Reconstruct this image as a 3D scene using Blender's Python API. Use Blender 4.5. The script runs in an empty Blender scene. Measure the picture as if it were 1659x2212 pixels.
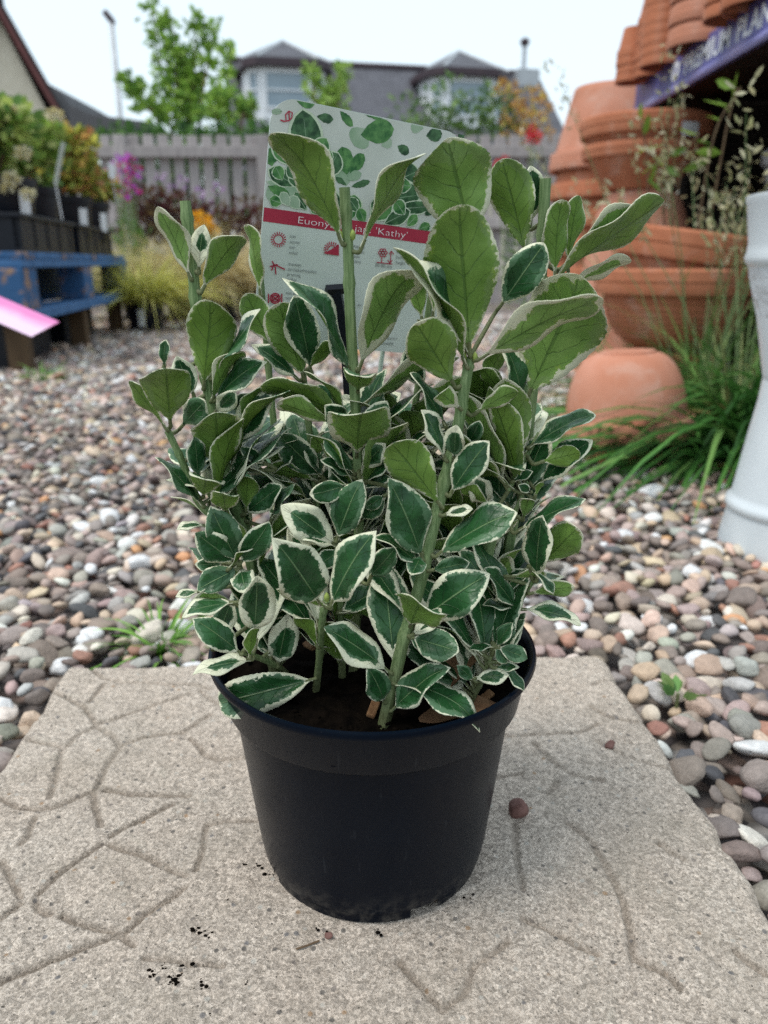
import bpy, bmesh, math, random
import numpy as np
from mathutils import Vector, Matrix, Euler

R = math.radians
random.seed(11)
rng = np.random.default_rng(7)
sc = bpy.context.scene
COL = sc.collection

# ------------------------------------------------------------------ camera, world, sun, exposure
CAM_H, PITCH, FPX, CX, CY = 0.317, R(18.0), 1661.0, 829.5, 1106.0
cd = bpy.data.cameras.new('camera')
cam = bpy.data.objects.new('camera', cd)
COL.objects.link(cam)
cam.location = (0, 0, CAM_H)
cam.rotation_euler = (R(90) - PITCH, 0, 0)
cd.sensor_fit = 'VERTICAL'
cd.sensor_height = 36.0
cd.sensor_width = 27.0
cd.lens = 36.0 * FPX / 2212.0
cd.clip_start = 0.02
cd.clip_end = 2000
cd.dof.use_dof = True
cd.dof.focus_distance = 0.36
cd.dof.aperture_fstop = 9.0
sc.camera = cam

SUN_EL, SUN_AZ = R(66), R(-120)      # azimuth measured from +Y, clockwise
w = bpy.data.worlds.new('World')
sc.world = w
w.use_nodes = True
wn, wl = w.node_tree.nodes, w.node_tree.links
wn.clear()
sky = wn.new('ShaderNodeTexSky')
sky.sky_type = 'NISHITA'
sky.sun_disc = False
sky.sun_elevation = SUN_EL
sky.sun_rotation = SUN_AZ
sky.dust_density = 3.0
b1 = wn.new('ShaderNodeBackground'); b1.inputs[1].default_value = 0.05
b2 = wn.new('ShaderNodeBackground')
b2.inputs[0].default_value = (0.83, 0.95, 1.0, 1); b2.inputs[1].default_value = 0.72   # even cloud layer
ad = wn.new('ShaderNodeAddShader'); wo = wn.new('ShaderNodeOutputWorld')
wl.new(sky.outputs[0], b1.inputs[0]); wl.new(b1.outputs[0], ad.inputs[0]); wl.new(b2.outputs[0], ad.inputs[1])
wl.new(ad.outputs[0], wo.inputs[0])

sd_ = bpy.data.lights.new('sun', 'SUN')
sd_.energy = 1.5; sd_.angle = R(22); sd_.color = (1.0, 0.96, 0.9)
sun = bpy.data.objects.new('sun', sd_)
COL.objects.link(sun)
sdir = Vector((math.sin(SUN_AZ) * math.cos(SUN_EL), math.cos(SUN_AZ) * math.cos(SUN_EL), math.sin(SUN_EL)))
sun.rotation_euler = sdir.to_track_quat('Z', 'Y').to_euler()
sun.location = (0, 0, 12)

vs = sc.view_settings
vs.view_transform = 'Standard'; vs.look = 'None'; vs.exposure = 0.42; vs.gamma = 1.0
vs.use_curve_mapping = False
sc.render.engine = 'CYCLES'
sc.cycles.use_denoising = False
sc.cycles.max_bounces = 8
sc.cycles.transparent_max_bounces = 8

# ------------------------------------------------------------------ layout helpers (photo measured on a 1659 x 2212 copy)
CP, SP = math.cos(PITCH), math.sin(PITCH)
def ray(x, y):
    u = (x - CX) / FPX; v = (CY - y) / FPX
    return np.array([u, CP + v * SP, -SP + v * CP])
def at(x, y, Y):
    r = ray(x, y); t = Y / r[1]
    return np.array([r[0] * t, Y, CAM_H + r[2] * t])
def on(x, y, z=0.0):
    r = ray(x, y); t = (z - CAM_H) / r[2]
    return np.array([r[0] * t, r[1] * t, z])
def proj(P):
    P = np.asarray(P, float)
    x, y, z = P[..., 0], P[..., 1], P[..., 2] - CAM_H
    d = y * CP - z * SP
    return CX + FPX * x / d, CY - FPX * (y * SP + z * CP) / d

# ------------------------------------------------------------------ object helpers
def link(name, me, parent=None, loc=(0, 0, 0), rot=None):
    o = bpy.data.objects.new(name, me)
    COL.objects.link(o)
    if parent is not None:
        o.parent = parent
    o.location = loc
    if rot is not None: o.rotation_euler = rot
    return o
def tag(o, label=None, cat=None, group=None, kind=None):
    if label: o['label'] = label
    if cat: o['category'] = cat
    if group: o['group'] = group
    if kind: o['kind'] = kind
    return o
def thing(name, label, cat, loc=(0, 0, 0), rz=0.0, group=None):
    o = link(name, None, None, loc, (0, 0, rz))
    o.empty_display_size = 0.02
    return tag(o, label, cat, group)

def mesh_from(name, V, F, mats, smooth=True, midx=None, cols=None):
    """V (n,3); F an (m,k) array of equal polygons or a list of arrays with different k."""
    me = bpy.data.meshes.new(name)
    Fs = F if isinstance(F, list) else [F]
    Fs = [np.asarray(f, np.int32) for f in Fs if len(f)]
    V = np.asarray(V, np.float32)
    me.vertices.add(len(V)); me.vertices.foreach_set('co', V.ravel())
    nl = sum(f.size for f in Fs); npoly = sum(len(f) for f in Fs)
    me.loops.add(nl); me.polygons.add(npoly)
    me.loops.foreach_set('vertex_index', np.concatenate([f.ravel() for f in Fs]))
    tot = np.concatenate([np.full(len(f), f.shape[1], np.int32) for f in Fs])
    st = np.concatenate([[0], np.cumsum(tot)[:-1]]).astype(np.int32)
    me.polygons.foreach_set('loop_start', st)
    me.polygons.foreach_set('loop_total', tot)
    me.polygons.foreach_set('use_smooth', np.full(npoly, smooth, bool))
    if midx is not None: me.polygons.foreach_set('material_index', np.asarray(midx, np.int32))
    for m in (mats if isinstance(mats, (list, tuple)) else [mats]): me.materials.append(m)
    if cols is not None:
        a = me.attributes.new('col', 'FLOAT_COLOR', 'POINT')
        c = np.ones((len(V), 4), np.float32); c[:, :3] = cols
        a.data.foreach_set('color', c.ravel())
    me.update(); me.validate()
    return me

class MB:
    def __init__(s): s.V = []; s.Q = []; s.T = []; s.N = []
    def add(s, V, quads=(), tris=(), ngons=()):
        o = len(s.V); s.V += [tuple(v) for v in V]
        s.Q += [tuple(i + o for i in q) for q in quads]; s.T += [tuple(i + o for i in q) for q in tris]
        s.N += [tuple(i + o for i in q) for q in ngons]
        return s
    def box(s, lo, hi, M=None, bev=0.0):
        x0, y0, z0 = lo; x1, y1, z1 = hi
        if bev <= 0:
            V = [(x, y, z) for z in (z0, z1) for y in (y0, y1) for x in (x0, x1)]
            Q = [(0, 2, 3, 1), (4, 5, 7, 6), (0, 1, 5, 4), (2, 6, 7, 3), (0, 4, 6, 2), (1, 3, 7, 5)]
        else:
            bm = bmesh.new(); bmesh.ops.create_cube(bm, size=1)
            for v in bm.verts:
                v.co = ((v.co.x + .5) * (x1 - x0) + x0, (v.co.y + .5) * (y1 - y0) + y0, (v.co.z + .5) * (z1 - z0) + z0)
            bmesh.ops.bevel(bm, geom=bm.edges[:], offset=bev, segments=2, affect='EDGES', profile=.5)
            bm.verts.index_update()
            V = [v.co[:] for v in bm.verts]; Q = [tuple(v.index for v in f.verts) for f in bm.faces]; bm.free()
            if M is not None: V = [tuple(M @ Vector(v)) for v in V]
            return s.add(V, ngons=Q)
        if M is not None: V = [tuple(M @ Vector(v)) for v in V]
        return s.add(V, Q)
    def lathe(s, prof, n=48, c=(0, 0, 0), M=None, skip=None):
        V = []
        for r, z in prof:
            for k in range(n):
                a = 2 * math.pi * k / n; V.append((c[0] + r * math.cos(a), c[1] + r * math.sin(a), c[2] + z))
        if M is not None: V = [tuple(M @ Vector(v)) for v in V]
        Q = []
        for i in range(len(prof) - 1):
            for k in range(n):
                if skip and skip(i, k): continue
                k2 = (k + 1) % n
                Q.append((i * n + k, i * n + k2, (i + 1) * n + k2, (i + 1) * n + k))
        return s.add(V, Q)
    def tube(s, pts, rad, n=8, cap=True, ridge=0.0):
        pts = [Vector(p) for p in pts]; m = len(pts)
        rad = [rad] * m if isinstance(rad, (int, float)) else list(rad)
        V = []; up = Vector((0.31, 0.2, 0.93)).normalized()
        for i, p in enumerate(pts):
            d = (pts[min(i + 1, m - 1)] - pts[max(i - 1, 0)]).normalized()
            if abs(d.dot(up)) > .98: up = Vector((1, .1, 0)).normalized()
            a = d.cross(up).normalized(); b = d.cross(a)
            for k in range(n):
                t = 2 * math.pi * k / n; r = rad[i] * (1 + ridge * math.cos(4 * t))
                V.append(tuple(p + a * (r * math.cos(t)) + b * (r * math.sin(t))))
        Q = [(i * n + k, i * n + (k + 1) % n, (i + 1) * n + (k + 1) % n, (i + 1) * n + k) for i in range(m - 1) for k in range(n)]
        N = [tuple(range(n))[::-1], tuple((m - 1) * n + k for k in range(n))] if cap else []
        return s.add(V, Q, ngons=N)
    def mesh(s, name, mats, smooth=False):
        me = bpy.data.meshes.new(name)
        me.from_pydata(s.V, [], s.Q + s.T + s.N)
        me.validate(); me.update()
        bm = bmesh.new(); bm.from_mesh(me); bmesh.ops.recalc_face_normals(bm, faces=bm.faces); bm.to_mesh(me); bm.free()
        if smooth: me.polygons.foreach_set('use_smooth', [True] * len(me.polygons))
        for m in (mats if isinstance(mats, (list, tuple)) else [mats]): me.materials.append(m)
        return me
    def build(s, name, mats, parent=None, loc=(0, 0, 0), smooth=False, rot=None, sharp=None):
        me = s.mesh(name, mats, smooth)
        if smooth and sharp: me.set_sharp_from_angle(angle=R(sharp))
        return link(name, me, parent, loc, rot)

# ------------------------------------------------------------------ material helpers
class NT:
    def __init__(s, name):
        s.m = bpy.data.materials.new(name); s.m.use_nodes = True
        s.t = s.m.node_tree; s.t.nodes.clear(); s.out = s.t.nodes.new('ShaderNodeOutputMaterial')
    def n(s, typ, ins=None, **kw):
        nd = s.t.nodes.new('ShaderNode' + typ)
        for k, v in kw.items(): setattr(nd, k, v)
        for k, v in (ins or {}).items():
            if isinstance(v, bpy.types.NodeSocket): s.t.links.new(v, nd.inputs[k])
            else:
                if isinstance(v, tuple) and len(v) == 3 and nd.inputs[k].type == 'RGBA': v = v + (1,)
                nd.inputs[k].default_value = v
        return nd
    def math(s, op, a, b=None, c=None, clamp=False):
        nd = s.t.nodes.new('ShaderNodeMath'); nd.operation = op; nd.use_clamp = clamp
        for i, v in enumerate((a, b, c)):
            if v is None: continue
            if isinstance(v, bpy.types.NodeSocket): s.t.links.new(v, nd.inputs[i])
            else: nd.inputs[i].default_value = v
        return nd.outputs[0]
    def mix(s, f, a, b, mode='MIX'):
        nd = s.t.nodes.new('ShaderNodeMix'); nd.data_type = 'RGBA'; nd.blend_type = mode
        for i, v in ((0, f), (6, a), (7, b)):
            if isinstance(v, bpy.types.NodeSocket): s.t.links.new(v, nd.inputs[i])
            else: nd.inputs[i].default_value = v if i == 0 else (tuple(v) + (1,) if len(v) == 3 else v)
        return nd.outputs[2]
    def rng(s, v, a, b, c=0.0, d=1.0):
        return s.n('MapRange', {0: v, 1: a, 2: b, 3: c, 4: d}).outputs[0]
    def noise(s, scale, detail=3, rough=.55, vec=None, dist=0.0):
        nd = s.n('TexNoise', {'Scale': scale, 'Detail': detail, 'Roughness': rough, 'Distortion': dist})
        s.t.links.new(vec if vec is not None else s.obj(), nd.inputs['Vector'])
        return nd.outputs[0]
    def obj(s): return s.n('TexCoord').outputs['Object']
    def bump(s, h, strength=.3, dist=.001):
        return s.n('Bump', {'Height': h, 'Strength': strength, 'Distance': dist}).outputs[0]
    def finish(s, base, rough=.6, spec=.5, normal=None, trans=0.0, transcol=None, metal=0.0, coat=0.0):
        p = s.n('BsdfPrincipled', {'Base Color': base, 'Roughness': rough, 'Specular IOR Level': spec, 'Metallic': metal, 'Coat Weight': coat})
        if normal is not None: s.t.links.new(normal, p.inputs['Normal'])
        sh = p.outputs[0]
        if trans > 0:
            tr = s.n('BsdfTranslucent', {'Color': transcol if transcol is not None else base})
            sh = s.n('MixShader', {0: trans, 1: sh, 2: tr.outputs[0]}).outputs[0]
        s.t.links.new(sh, s.out.inputs[0])
        return s.m

def simple(name, c1, c2=None, scale=20, rough=.6, spec=.4, bump=0.0, bscale=None, bdist=.001, detail=4, metal=0.0, stretch=None, coat=0.0):
    t = NT(name)
    vec = t.obj()
    if stretch: vec = t.n('Mapping', {'Vector': vec, 'Scale': stretch}).outputs[0]
    base = c1
    if c2: base = t.mix(t.rng(t.noise(scale, detail, vec=vec), .35, .65), c1, c2)
    nm = t.bump(t.noise(bscale or scale * 3, 4, vec=vec), bump, bdist) if bump else None
    return t.finish(base, rough, spec, nm, metal=metal, coat=coat)

def attr_mat(name, rough=.55, spec=.3, trans=.3, bump=0.0, bscale=300, bdist=.0006, speckle=0.0):
    t = NT(name)
    c = t.n('Attribute', attribute_name='col').outputs['Color']
    if speckle:
        f = t.rng(t.noise(bscale, 4), .3, .7, 1 - speckle, 1 + speckle)
        c = t.mix(1.0, c, t.n('CombineColor', {0: f, 1: f, 2: f}).outputs[0], 'MULTIPLY')
    nm = t.bump(t.noise(bscale, 3), bump, bdist) if bump else None
    return t.finish(c, rough, spec, nm, trans=trans)

def leaf_mat(name, top):
    t = NT(name)
    a = t.n('SeparateColor', {0: t.n('Attribute', attribute_name='le').outputs['Color']})
    edge, va, tt = a.outputs[0], a.outputs[1], a.outputs[2]
    rnd = t.n('ObjectInfo').outputs['Random']
    oc = t.obj()
    off = t.n('CombineXYZ', {0: t.math('MULTIPLY', rnd, 37.0), 1: t.math('MULTIPLY', rnd, 11.0), 2: 0.0}).outputs[0]
    vec = t.n('VectorMath', {0: oc, 1: off}, operation='ADD').outputs[0]
    n0 = t.noise(45, 2, .5, vec); n1 = t.noise(210, 5, .7, vec); n2 = t.noise(95, 3, .55, vec); n3 = t.noise(520, 4, .65, vec)
    low = t.rng(n0, .34, .66, .05, 2.3)
    thr = t.math('MULTIPLY', t.math('ADD', t.math('MULTIPLY', t.math('POWER', rnd, 4.0), .50 if top else .26), .085 if top else .045), low)
    e = t.math('ADD', edge, t.math('MULTIPLY', t.math('SUBTRACT', n1, .5), .72))
    g = t.rng(t.math('SUBTRACT', e, thr), -.015, .015)                    # 0 cream, 1 green
    e2 = t.math('ADD', edge, t.math('ADD', t.math('MULTIPLY', t.math('SUBTRACT', n1, .5), .7), t.math('MULTIPLY', t.math('SUBTRACT', n0, .5), 1.6)))
    g2 = t.rng(t.math('SUBTRACT', e2, t.math('ADD', thr, .13)), -.02, .02)
    lat = t.math('ABSOLUTE', t.math('SUBTRACT', t.math('FRACT', t.math('ADD', t.math('SUBTRACT', t.math('MULTIPLY', tt, 6.0), t.math('MULTIPLY', va, 1.5)), t.math('MULTIPLY', n2, .9))), .5))
    vein = t.rng(lat, .05, .01)
    vein = t.math('MULTIPLY', vein, t.rng(va, .85, .55))
    rib = t.rng(va, .055, .015)
    cream = t.mix(n3, (.62, .63, .43), (.76, .77, .60))
    if top:
        green = t.mix(t.rng(n2, .3, .7), (.009, .045, .014), (.028, .106, .031))
        green = t.mix(t.math('MULTIPLY', t.math('SUBTRACT', 1.0, g2), .7), green, (.10, .19, .10))
        green = t.mix(t.math('MULTIPLY', vein, .18), green, (.10, .19, .08))
        green = t.mix(t.math('MULTIPLY', rib, .75), green, (.19, .31, .14))
        base = t.mix(g, cream, green)
        h = t.math('SUBTRACT', t.math('ADD', t.math('MULTIPLY', n3, .2), t.math('MULTIPLY', n2, 1.6)), t.math('ADD', t.math('MULTIPLY', vein, .5), rib))
        return t.finish(base, t.rng(n3, .3, .7, .22, .40), .32, t.bump(h, .7, .0011), trans=.10)
    f = t.rng(rnd, 0, 1, .78, 1.2)
    green = t.mix(t.rng(n2, .3, .7), (.150, .285, .052), (.240, .405, .090))
    green = t.mix(1.0, green, t.n('CombineColor', {0: f, 1: f, 2: t.math('MULTIPLY', f, f)}).outputs[0], 'MULTIPLY')
    green = t.mix(t.math('MULTIPLY', t.math('SUBTRACT', 1.0, g2), .35), green, (.24, .33, .15))
    yl = t.math('MULTIPLY', t.math('SUBTRACT', 1.0, t.rng(t.math('SUBTRACT', t.math('ADD', edge, t.math('MULTIPLY', t.math('SUBTRACT', n1, .5), 1.1)), thr), .0, .05)), .6)
    green = t.mix(yl, green, (.30, .44, .05))
    green = t.mix(t.math('MULTIPLY', vein, .5), green, (.06, .13, .028))
    green = t.mix(t.math('MULTIPLY', rib, .55), green, (.07, .15, .035))
    base = t.mix(g, cream, green)
    h = t.math('ADD', t.math('ADD', t.math('MULTIPLY', n3, .3), t.math('MULTIPLY', n2, 1.0)), t.math('ADD', t.math('MULTIPLY', vein, .5), rib))
    return t.finish(base, .42, .32, t.bump(h, .55, .0009), trans=.28)

# ------------------------------------------------------------------ geometry helpers
def foliage_mesh(name, C, Nrm, size, cols, mat, aspect=.5, fold=.25):
    """one folded four-point leaf per centre C, long axis = Nrm"""
    n = len(C); C = np.asarray(C); D = Nrm / np.linalg.norm(Nrm, axis=1)[:, None]
    s = np.asarray(size).reshape(-1, 1) * np.ones((n, 1))
    rv = rng.normal(size=(n, 3)); S = np.cross(D, rv); S /= np.linalg.norm(S, axis=1)[:, None] + 1e-9
    U = np.cross(S, D)
    V = np.empty((n, 6, 3))
    V[:, 0] = C
    V[:, 1] = C + D * s * .35 + S * s * aspect * .46 + U * s * fold * .25
    V[:, 2] = C + D * s * .72 + S * s * aspect * .40 + U * s * fold * .15
    V[:, 3] = C + D * s * 1.0
    V[:, 4] = C + D * s * .72 - S * s * aspect * .40 + U * s * fold * .15
    V[:, 5] = C + D * s * .35 - S * s * aspect * .46 + U * s * fold * .25
    b = (np.arange(n) * 6)[:, None]
    F = np.concatenate([b + np.array([[0, 1, 2, 3]]), b + np.array([[0, 3, 4, 5]])])
    return mesh_from(name, V.reshape(-1, 3), F, mat, True, cols=np.repeat(np.asarray(cols), 6, axis=0))

def pal(n, cols, jit=.12, wts=None):
    cols = np.asarray(cols, float)
    i = rng.choice(len(cols), n, p=wts)
    return np.clip(cols[i] * (1 + rng.normal(0, jit, (n, 1))), 0, 1)

def clump(n, c, r, hollow=.35):
    """points in an ellipsoid, denser outward"""
    d = rng.normal(size=(n, 3)); d /= np.linalg.norm(d, axis=1)[:, None]
    q = rng.uniform(hollow, 1, (n, 1)) ** .6
    return np.asarray(c) + d * q * np.asarray(r), d

def blades_mesh(name, B, D, L, droop, wid, cols, mat, seg=6):
    """arching grass blades: base B, start direction D, length L, droop, width"""
    n = len(B); D = D / np.linalg.norm(D, axis=1)[:, None]
    L = np.asarray(L).reshape(-1, 1); wid = np.asarray(wid).reshape(-1, 1) * np.ones((n, 1)); droop = np.asarray(droop).reshape(-1, 1) * np.ones((n, 1))
    hz = D.copy(); hz[:, 2] = 0; hz /= np.linalg.norm(hz, axis=1)[:, None] + 1e-6
    S = np.stack([-hz[:, 1], hz[:, 0], np.zeros(n)], 1) + rng.normal(0, .35, (n, 3))
    S /= np.linalg.norm(S, axis=1)[:, None]
    V = []
    for k in range(seg + 1):
        t = k / seg
        P = B + D * L * t + hz * L * droop * .45 * t ** 2 - np.array([0, 0, 1.0]) * L * droop * .75 * t ** 2.2
        wv = wid * (1 - t ** 1.6) * .5 + .0002
        V += [P - S * wv, P + S * wv]
    V = np.stack(V, 1)
    b = (np.arange(n) * (2 * seg + 2))[:, None]
    F = np.concatenate([b + np.array([[2 * k, 2 * k + 1, 2 * k + 3, 2 * k + 2]]) for k in range(seg)])
    return mesh_from(name, V.reshape(-1, 3), F, mat, True, cols=np.repeat(np.asarray(cols), 2 * seg + 2, axis=0))

def vnoise(x, y, cell, seed):
    g = np.random.default_rng(seed).random((256, 256))
    X, Y = x / cell, y / cell
    i, j = np.floor(X).astype(int), np.floor(Y).astype(int)
    fx, fy = X - i, Y - j
    fx = fx * fx * (3 - 2 * fx); fy = fy * fy * (3 - 2 * fy)
    i &= 255; j &= 255; i2 = (i + 1) & 255; j2 = (j + 1) & 255
    return (g[i, j] * (1 - fx) + g[i2, j] * fx) * (1 - fy) + (g[i, j2] * (1 - fx) + g[i2, j2] * fx) * fy

# ------------------------------------------------------------------ shared materials
M = {}
M['foliage'] = attr_mat('foliage', .5, .3, .35)
M['grass'] = attr_mat('grass_blades', .5, .3, .3)
M['leaf_top'] = leaf_mat('variegated_leaf_top', True)
M['leaf_under'] = leaf_mat('variegated_leaf_underside', False)
M['twig'] = simple('green_twig', (.12, .20, .07), (.19, .28, .11), 500, .6, .3, .3, 900, .0004, stretch=(1, 1, .08))
M['bark'] = simple('brown_bark', (.10, .065, .04), (.17, .12, .07), 60, .85, .2, .5, 200)
M['blackplastic'] = simple('black_plastic', (.005, .007, .012), (.009, .011, .017), 30, .42, .25)
M['white_sticker'] = simple('white_sticker', (.72, .74, .76), (.6, .63, .66), 120, .5)
def clay(name, c1, c2):
    t = NT(name); o_ = t.obj()
    b = t.mix(t.rng(t.noise(9, 4, .6, o_), .35, .65), c1, c2)
    b = t.mix(t.math('MULTIPLY', t.rng(t.noise(16, 6, .7, o_, .6), .52, .70), .45), b, (.56, .40, .33))
    b = t.mix(t.math('MULTIPLY', t.rng(t.noise(6, 5, .65, o_, .5), .56, .70), .4), b, tuple(x * .5 for x in c1))
    return t.finish(b, .85, .2, t.bump(t.noise(300, 4, .6, o_), .25, .0008))
M['terracotta'] = clay('terracotta', (.40, .140, .072), (.50, .20, .11))
M['terracotta_pale'] = clay('pale_terracotta', (.47, .20, .125), (.54, .26, .18))
M['soil'] = simple('dark_soil', (.0025, .002, .0017), (.008, .0058, .0042), 160, .97, .03, .9, 260, .002)

# ================================================================== SETTING
gm = simple('bare_ground', (.09, .085, .07), (.15, .14, .115), 3, .95, .1)
tag(MB().box((-300, -20, -.30), (300, 600, -.06)).build('ground', gm), kind='structure')

def sheet(name, x0, x1, y0, y1, z, mat, n=2):
    xs = np.linspace(x0, x1, n); ys = np.linspace(y0, y1, n)
    X, Y = np.meshgrid(xs, ys)
    V = np.stack([X.ravel(), Y.ravel(), np.full(X.size, z)], 1)
    F = [(j * n + i, j * n + i + 1, (j + 1) * n + i + 1, (j + 1) * n + i) for j in range(n - 1) for i in range(n - 1)]
    return link(name, mesh_from(name, V, np.array(F), mat))
t = NT('gravel_far')
vo = t.n('TexVoronoi', {'Scale': 48.0, 'Randomness': 1.0, 'Vector': t.obj()})
cr = t.n('ValToRGB', {0: t.n('SeparateColor', {0: vo.outputs['Color']}).outputs[0]})
cr.color_ramp.interpolation = 'CONSTANT'
for i, (p, c) in enumerate([(0, (.10, .085, .085)), (.22, (.19, .165, .155)), (.45, (.27, .20, .17)), (.65, (.33, .28, .24)), (.84, (.46, .43, .40)), (.94, (.22, .11, .08))]):
    el = cr.color_ramp.elements[i] if i < 2 else cr.color_ramp.elements.new(p)
    el.position = p; el.color = c + (1,)
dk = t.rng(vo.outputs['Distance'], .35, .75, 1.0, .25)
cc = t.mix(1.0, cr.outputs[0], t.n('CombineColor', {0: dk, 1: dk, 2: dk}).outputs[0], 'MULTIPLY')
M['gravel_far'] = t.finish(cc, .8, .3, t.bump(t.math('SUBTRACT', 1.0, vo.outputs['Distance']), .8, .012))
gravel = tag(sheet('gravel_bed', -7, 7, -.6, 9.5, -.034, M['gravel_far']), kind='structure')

# ---- the paving slab
SL_C, SL_A, SL_H = np.array([-.027, .352]), R(2.8), .225
gro = []
def addg(o, s, polys):
    for P in polys:
        pts = [on((o[0] + x * s) * .73733, (o[1] + y * s) * .73733)[:2] for x, y in P]
        gro.extend(zip(pts[:-1], pts[1:]))
addg((0, 1800), .5424, [[(470, 270), (560, 350), (650, 357), (760, 365), (920, 378), (1050, 383), (1130, 400)], [(560, 375), (480, 470)], [(300, 425), (460, 500), (520, 590)],
    [(520, 595), (740, 520), (900, 470), (1030, 430)], [(1080, 410), (1150, 470), (1240, 500)], [(520, 600), (440, 640), (340, 720), (230, 690), (130, 665)],
    [(530, 610), (610, 660), (650, 720), (590, 800), (530, 920)], [(660, 700), (830, 655), (990, 640), (1070, 585), (1140, 540)], [(1030, 670), (1100, 750), (1180, 780), (1330, 770)],
    [(330, 730), (310, 850), (270, 980)], [(0, 1000), (90, 1040), (190, 1050), (290, 1040), (480, 960), (530, 930)], [(190, 1090), (150, 1190), (100, 1240)],
    [(570, 945), (740, 965), (1020, 970)], [(510, 960), (515, 1040), (540, 1140)], [(600, 1195), (760, 1100), (930, 1020)], [(550, 1240), (420, 1320), (300, 1420), (220, 1500)],
    [(590, 1240), (780, 1300), (1000, 1400)], [(1120, 1130), (1240, 1105), (1390, 1100)], [(1110, 1150), (1100, 1250), (1060, 1370)], [(10, 1330), (60, 1430), (110, 1520)],
    [(200, 1540), (210, 1590), (270, 1610)], [(110, 1560), (0, 1640)], [(330, 1620), (520, 1690), (640, 1720), (720, 1780)], [(1000, 1465), (900, 1540), (780, 1620), (660, 1720)],
    [(640, 1730), (430, 1800), (250, 1880), (0, 1990)], [(780, 1850), (1000, 1880), (1200, 1890)]])
addg((1400, 1800), .5424, [[(620, 370), (700, 350), (760, 355)], [(610, 490), (700, 550), (860, 580)], [(140, 660), (370, 650), (560, 635), (640, 590)],
    [(300, 700), (400, 790), (520, 870), (680, 905)], [(640, 680), (800, 770), (1040, 830)], [(90, 880), (240, 855)], [(200, 1130), (215, 1330), (240, 1480)], [(430, 900), (380, 960)],
    [(480, 1130), (620, 1230)], [(620, 1240), (740, 1440), (800, 1580)], [(970, 1230), (1100, 1310)], [(240, 1640), (500, 1760), (640, 1830)], [(800, 1600), (830, 1740), (850, 1850)],
    [(860, 1850), (1040, 1960), (1080, 2010)], [(1380, 1820), (1480, 1890), (1560, 1950)]])
addg((700, 2500), .6028, [[(780, 520), (870, 620), (970, 740)], [(1300, 430), (1150, 540), (1090, 680), (980, 770)]])
n = 420
g = np.linspace(-SL_H, SL_H, n)
X, Y = np.meshgrid(g, g)
X, Y = X.ravel(), Y.ravel()
ca, sa = math.cos(SL_A), math.sin(SL_A)
wx, wy = SL_C[0] + X * ca - Y * sa, SL_C[1] + X * sa + Y * ca
wob = .0008
qx = wx + (vnoise(wx + 3, wy + 3, .012, 1) - .5) * 2 * wob; qy = wy + (vnoise(wx + 7, wy + 7, .012, 2) - .5) * 2 * wob
gd = np.full(X.size, 9.0)
for a, b in gro:
    d = b - a; L2 = d @ d + 1e-12
    tt = np.clip(((qx - a[0]) * d[0] + (qy - a[1]) * d[1]) / L2, 0, 1)
    gd = np.minimum(gd, np.hypot(qx - a[0] - tt * d[0], qy - a[1] - tt * d[1]))
strength = .45 + .75 * vnoise(wx + 1, wy + 1, .05, 5)
Z = -.0026 * np.exp(-(gd / .0017) ** 4) * strength
Z += (vnoise(wx + 2, wy + 2, .045, 3) - .5) * .0022 + (vnoise(wx + 2, wy + 2, .006, 4) - .5) * .0010 + (vnoise(wx + 2, wy + 2, .0022, 6) - .5) * .0009
ed = np.minimum(SL_H - abs(X), SL_H - abs(Y)) + (vnoise(wx + 5, wy + 5, .014, 8) - .6) * .006
Z -= .007 * np.clip(1 - ed / .008, 0, 1.4) ** 2
groove = np.exp(-(gd / .0021) ** 3) * strength
V = np.stack([X, Y, Z], 1)
idx = np.arange(n * n).reshape(n, n)
F4 = np.stack([idx[:-1, :-1], idx[:-1, 1:], idx[1:, 1:], idx[1:, :-1]], -1).reshape(-1, 4)
ring = np.concatenate([idx[0, :], idx[1:, -1], idx[-1, -2::-1], idx[-2:0:-1, 0]])
Vb = V[ring].copy(); Vb[:, 2] = -.045
nb = len(V); k = np.arange(len(ring)); k2 = (k + 1) % len(ring)
F4 = np.concatenate([F4, np.stack([ring[k], nb + k, nb + k2, ring[k2]], 1)])
V = np.concatenate([V, Vb])
gcol = np.zeros((len(V), 3)); gcol[:nb, 0] = groove
t = NT('cast_concrete')
ga = t.n('SeparateColor', {0: t.n('Attribute', attribute_name='col').outputs['Color']}).outputs[0]
o_ = t.obj()
fine = t.noise(760, 5, .75, o_); mid = t.noise(170, 5, .65, o_); big = t.noise(14, 4, .6, o_)
base = t.mix(t.rng(big, .3, .7), (.79, .67, .56), (.85, .75, .645))
base = t.mix(t.rng(mid, .36, .66), t.mix(.3, base, (.30, .25, .20)), base)
base = t.mix(t.rng(fine, .40, .58), t.mix(.62, base, (.20, .165, .125)), base)
v2 = t.n('TexVoronoi', {'Scale': 560.0, 'Vector': o_}); g2_ = t.rng(t.n('SeparateColor', {0: v2.outputs['Color']}).outputs[0], 0, 1, .70, 1.25)
base = t.mix(1.0, base, t.n('CombineColor', {0: g2_, 1: g2_, 2: g2_}).outputs[0], 'MULTIPLY')
v1 = t.n('TexVoronoi', {'Scale': 210.0, 'Vector': o_})
s1 = t.n('SeparateColor', {0: v1.outputs['Color']})
agg = t.math('MULTIPLY', t.rng(v1.outputs['Distance'], .34, .22), t.math('GREATER_THAN', s1.outputs[0], .80))
aggc = t.n('ValToRGB', {0: s1.outputs[1]}); aggc.color_ramp.interpolation = 'CONSTANT'
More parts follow.
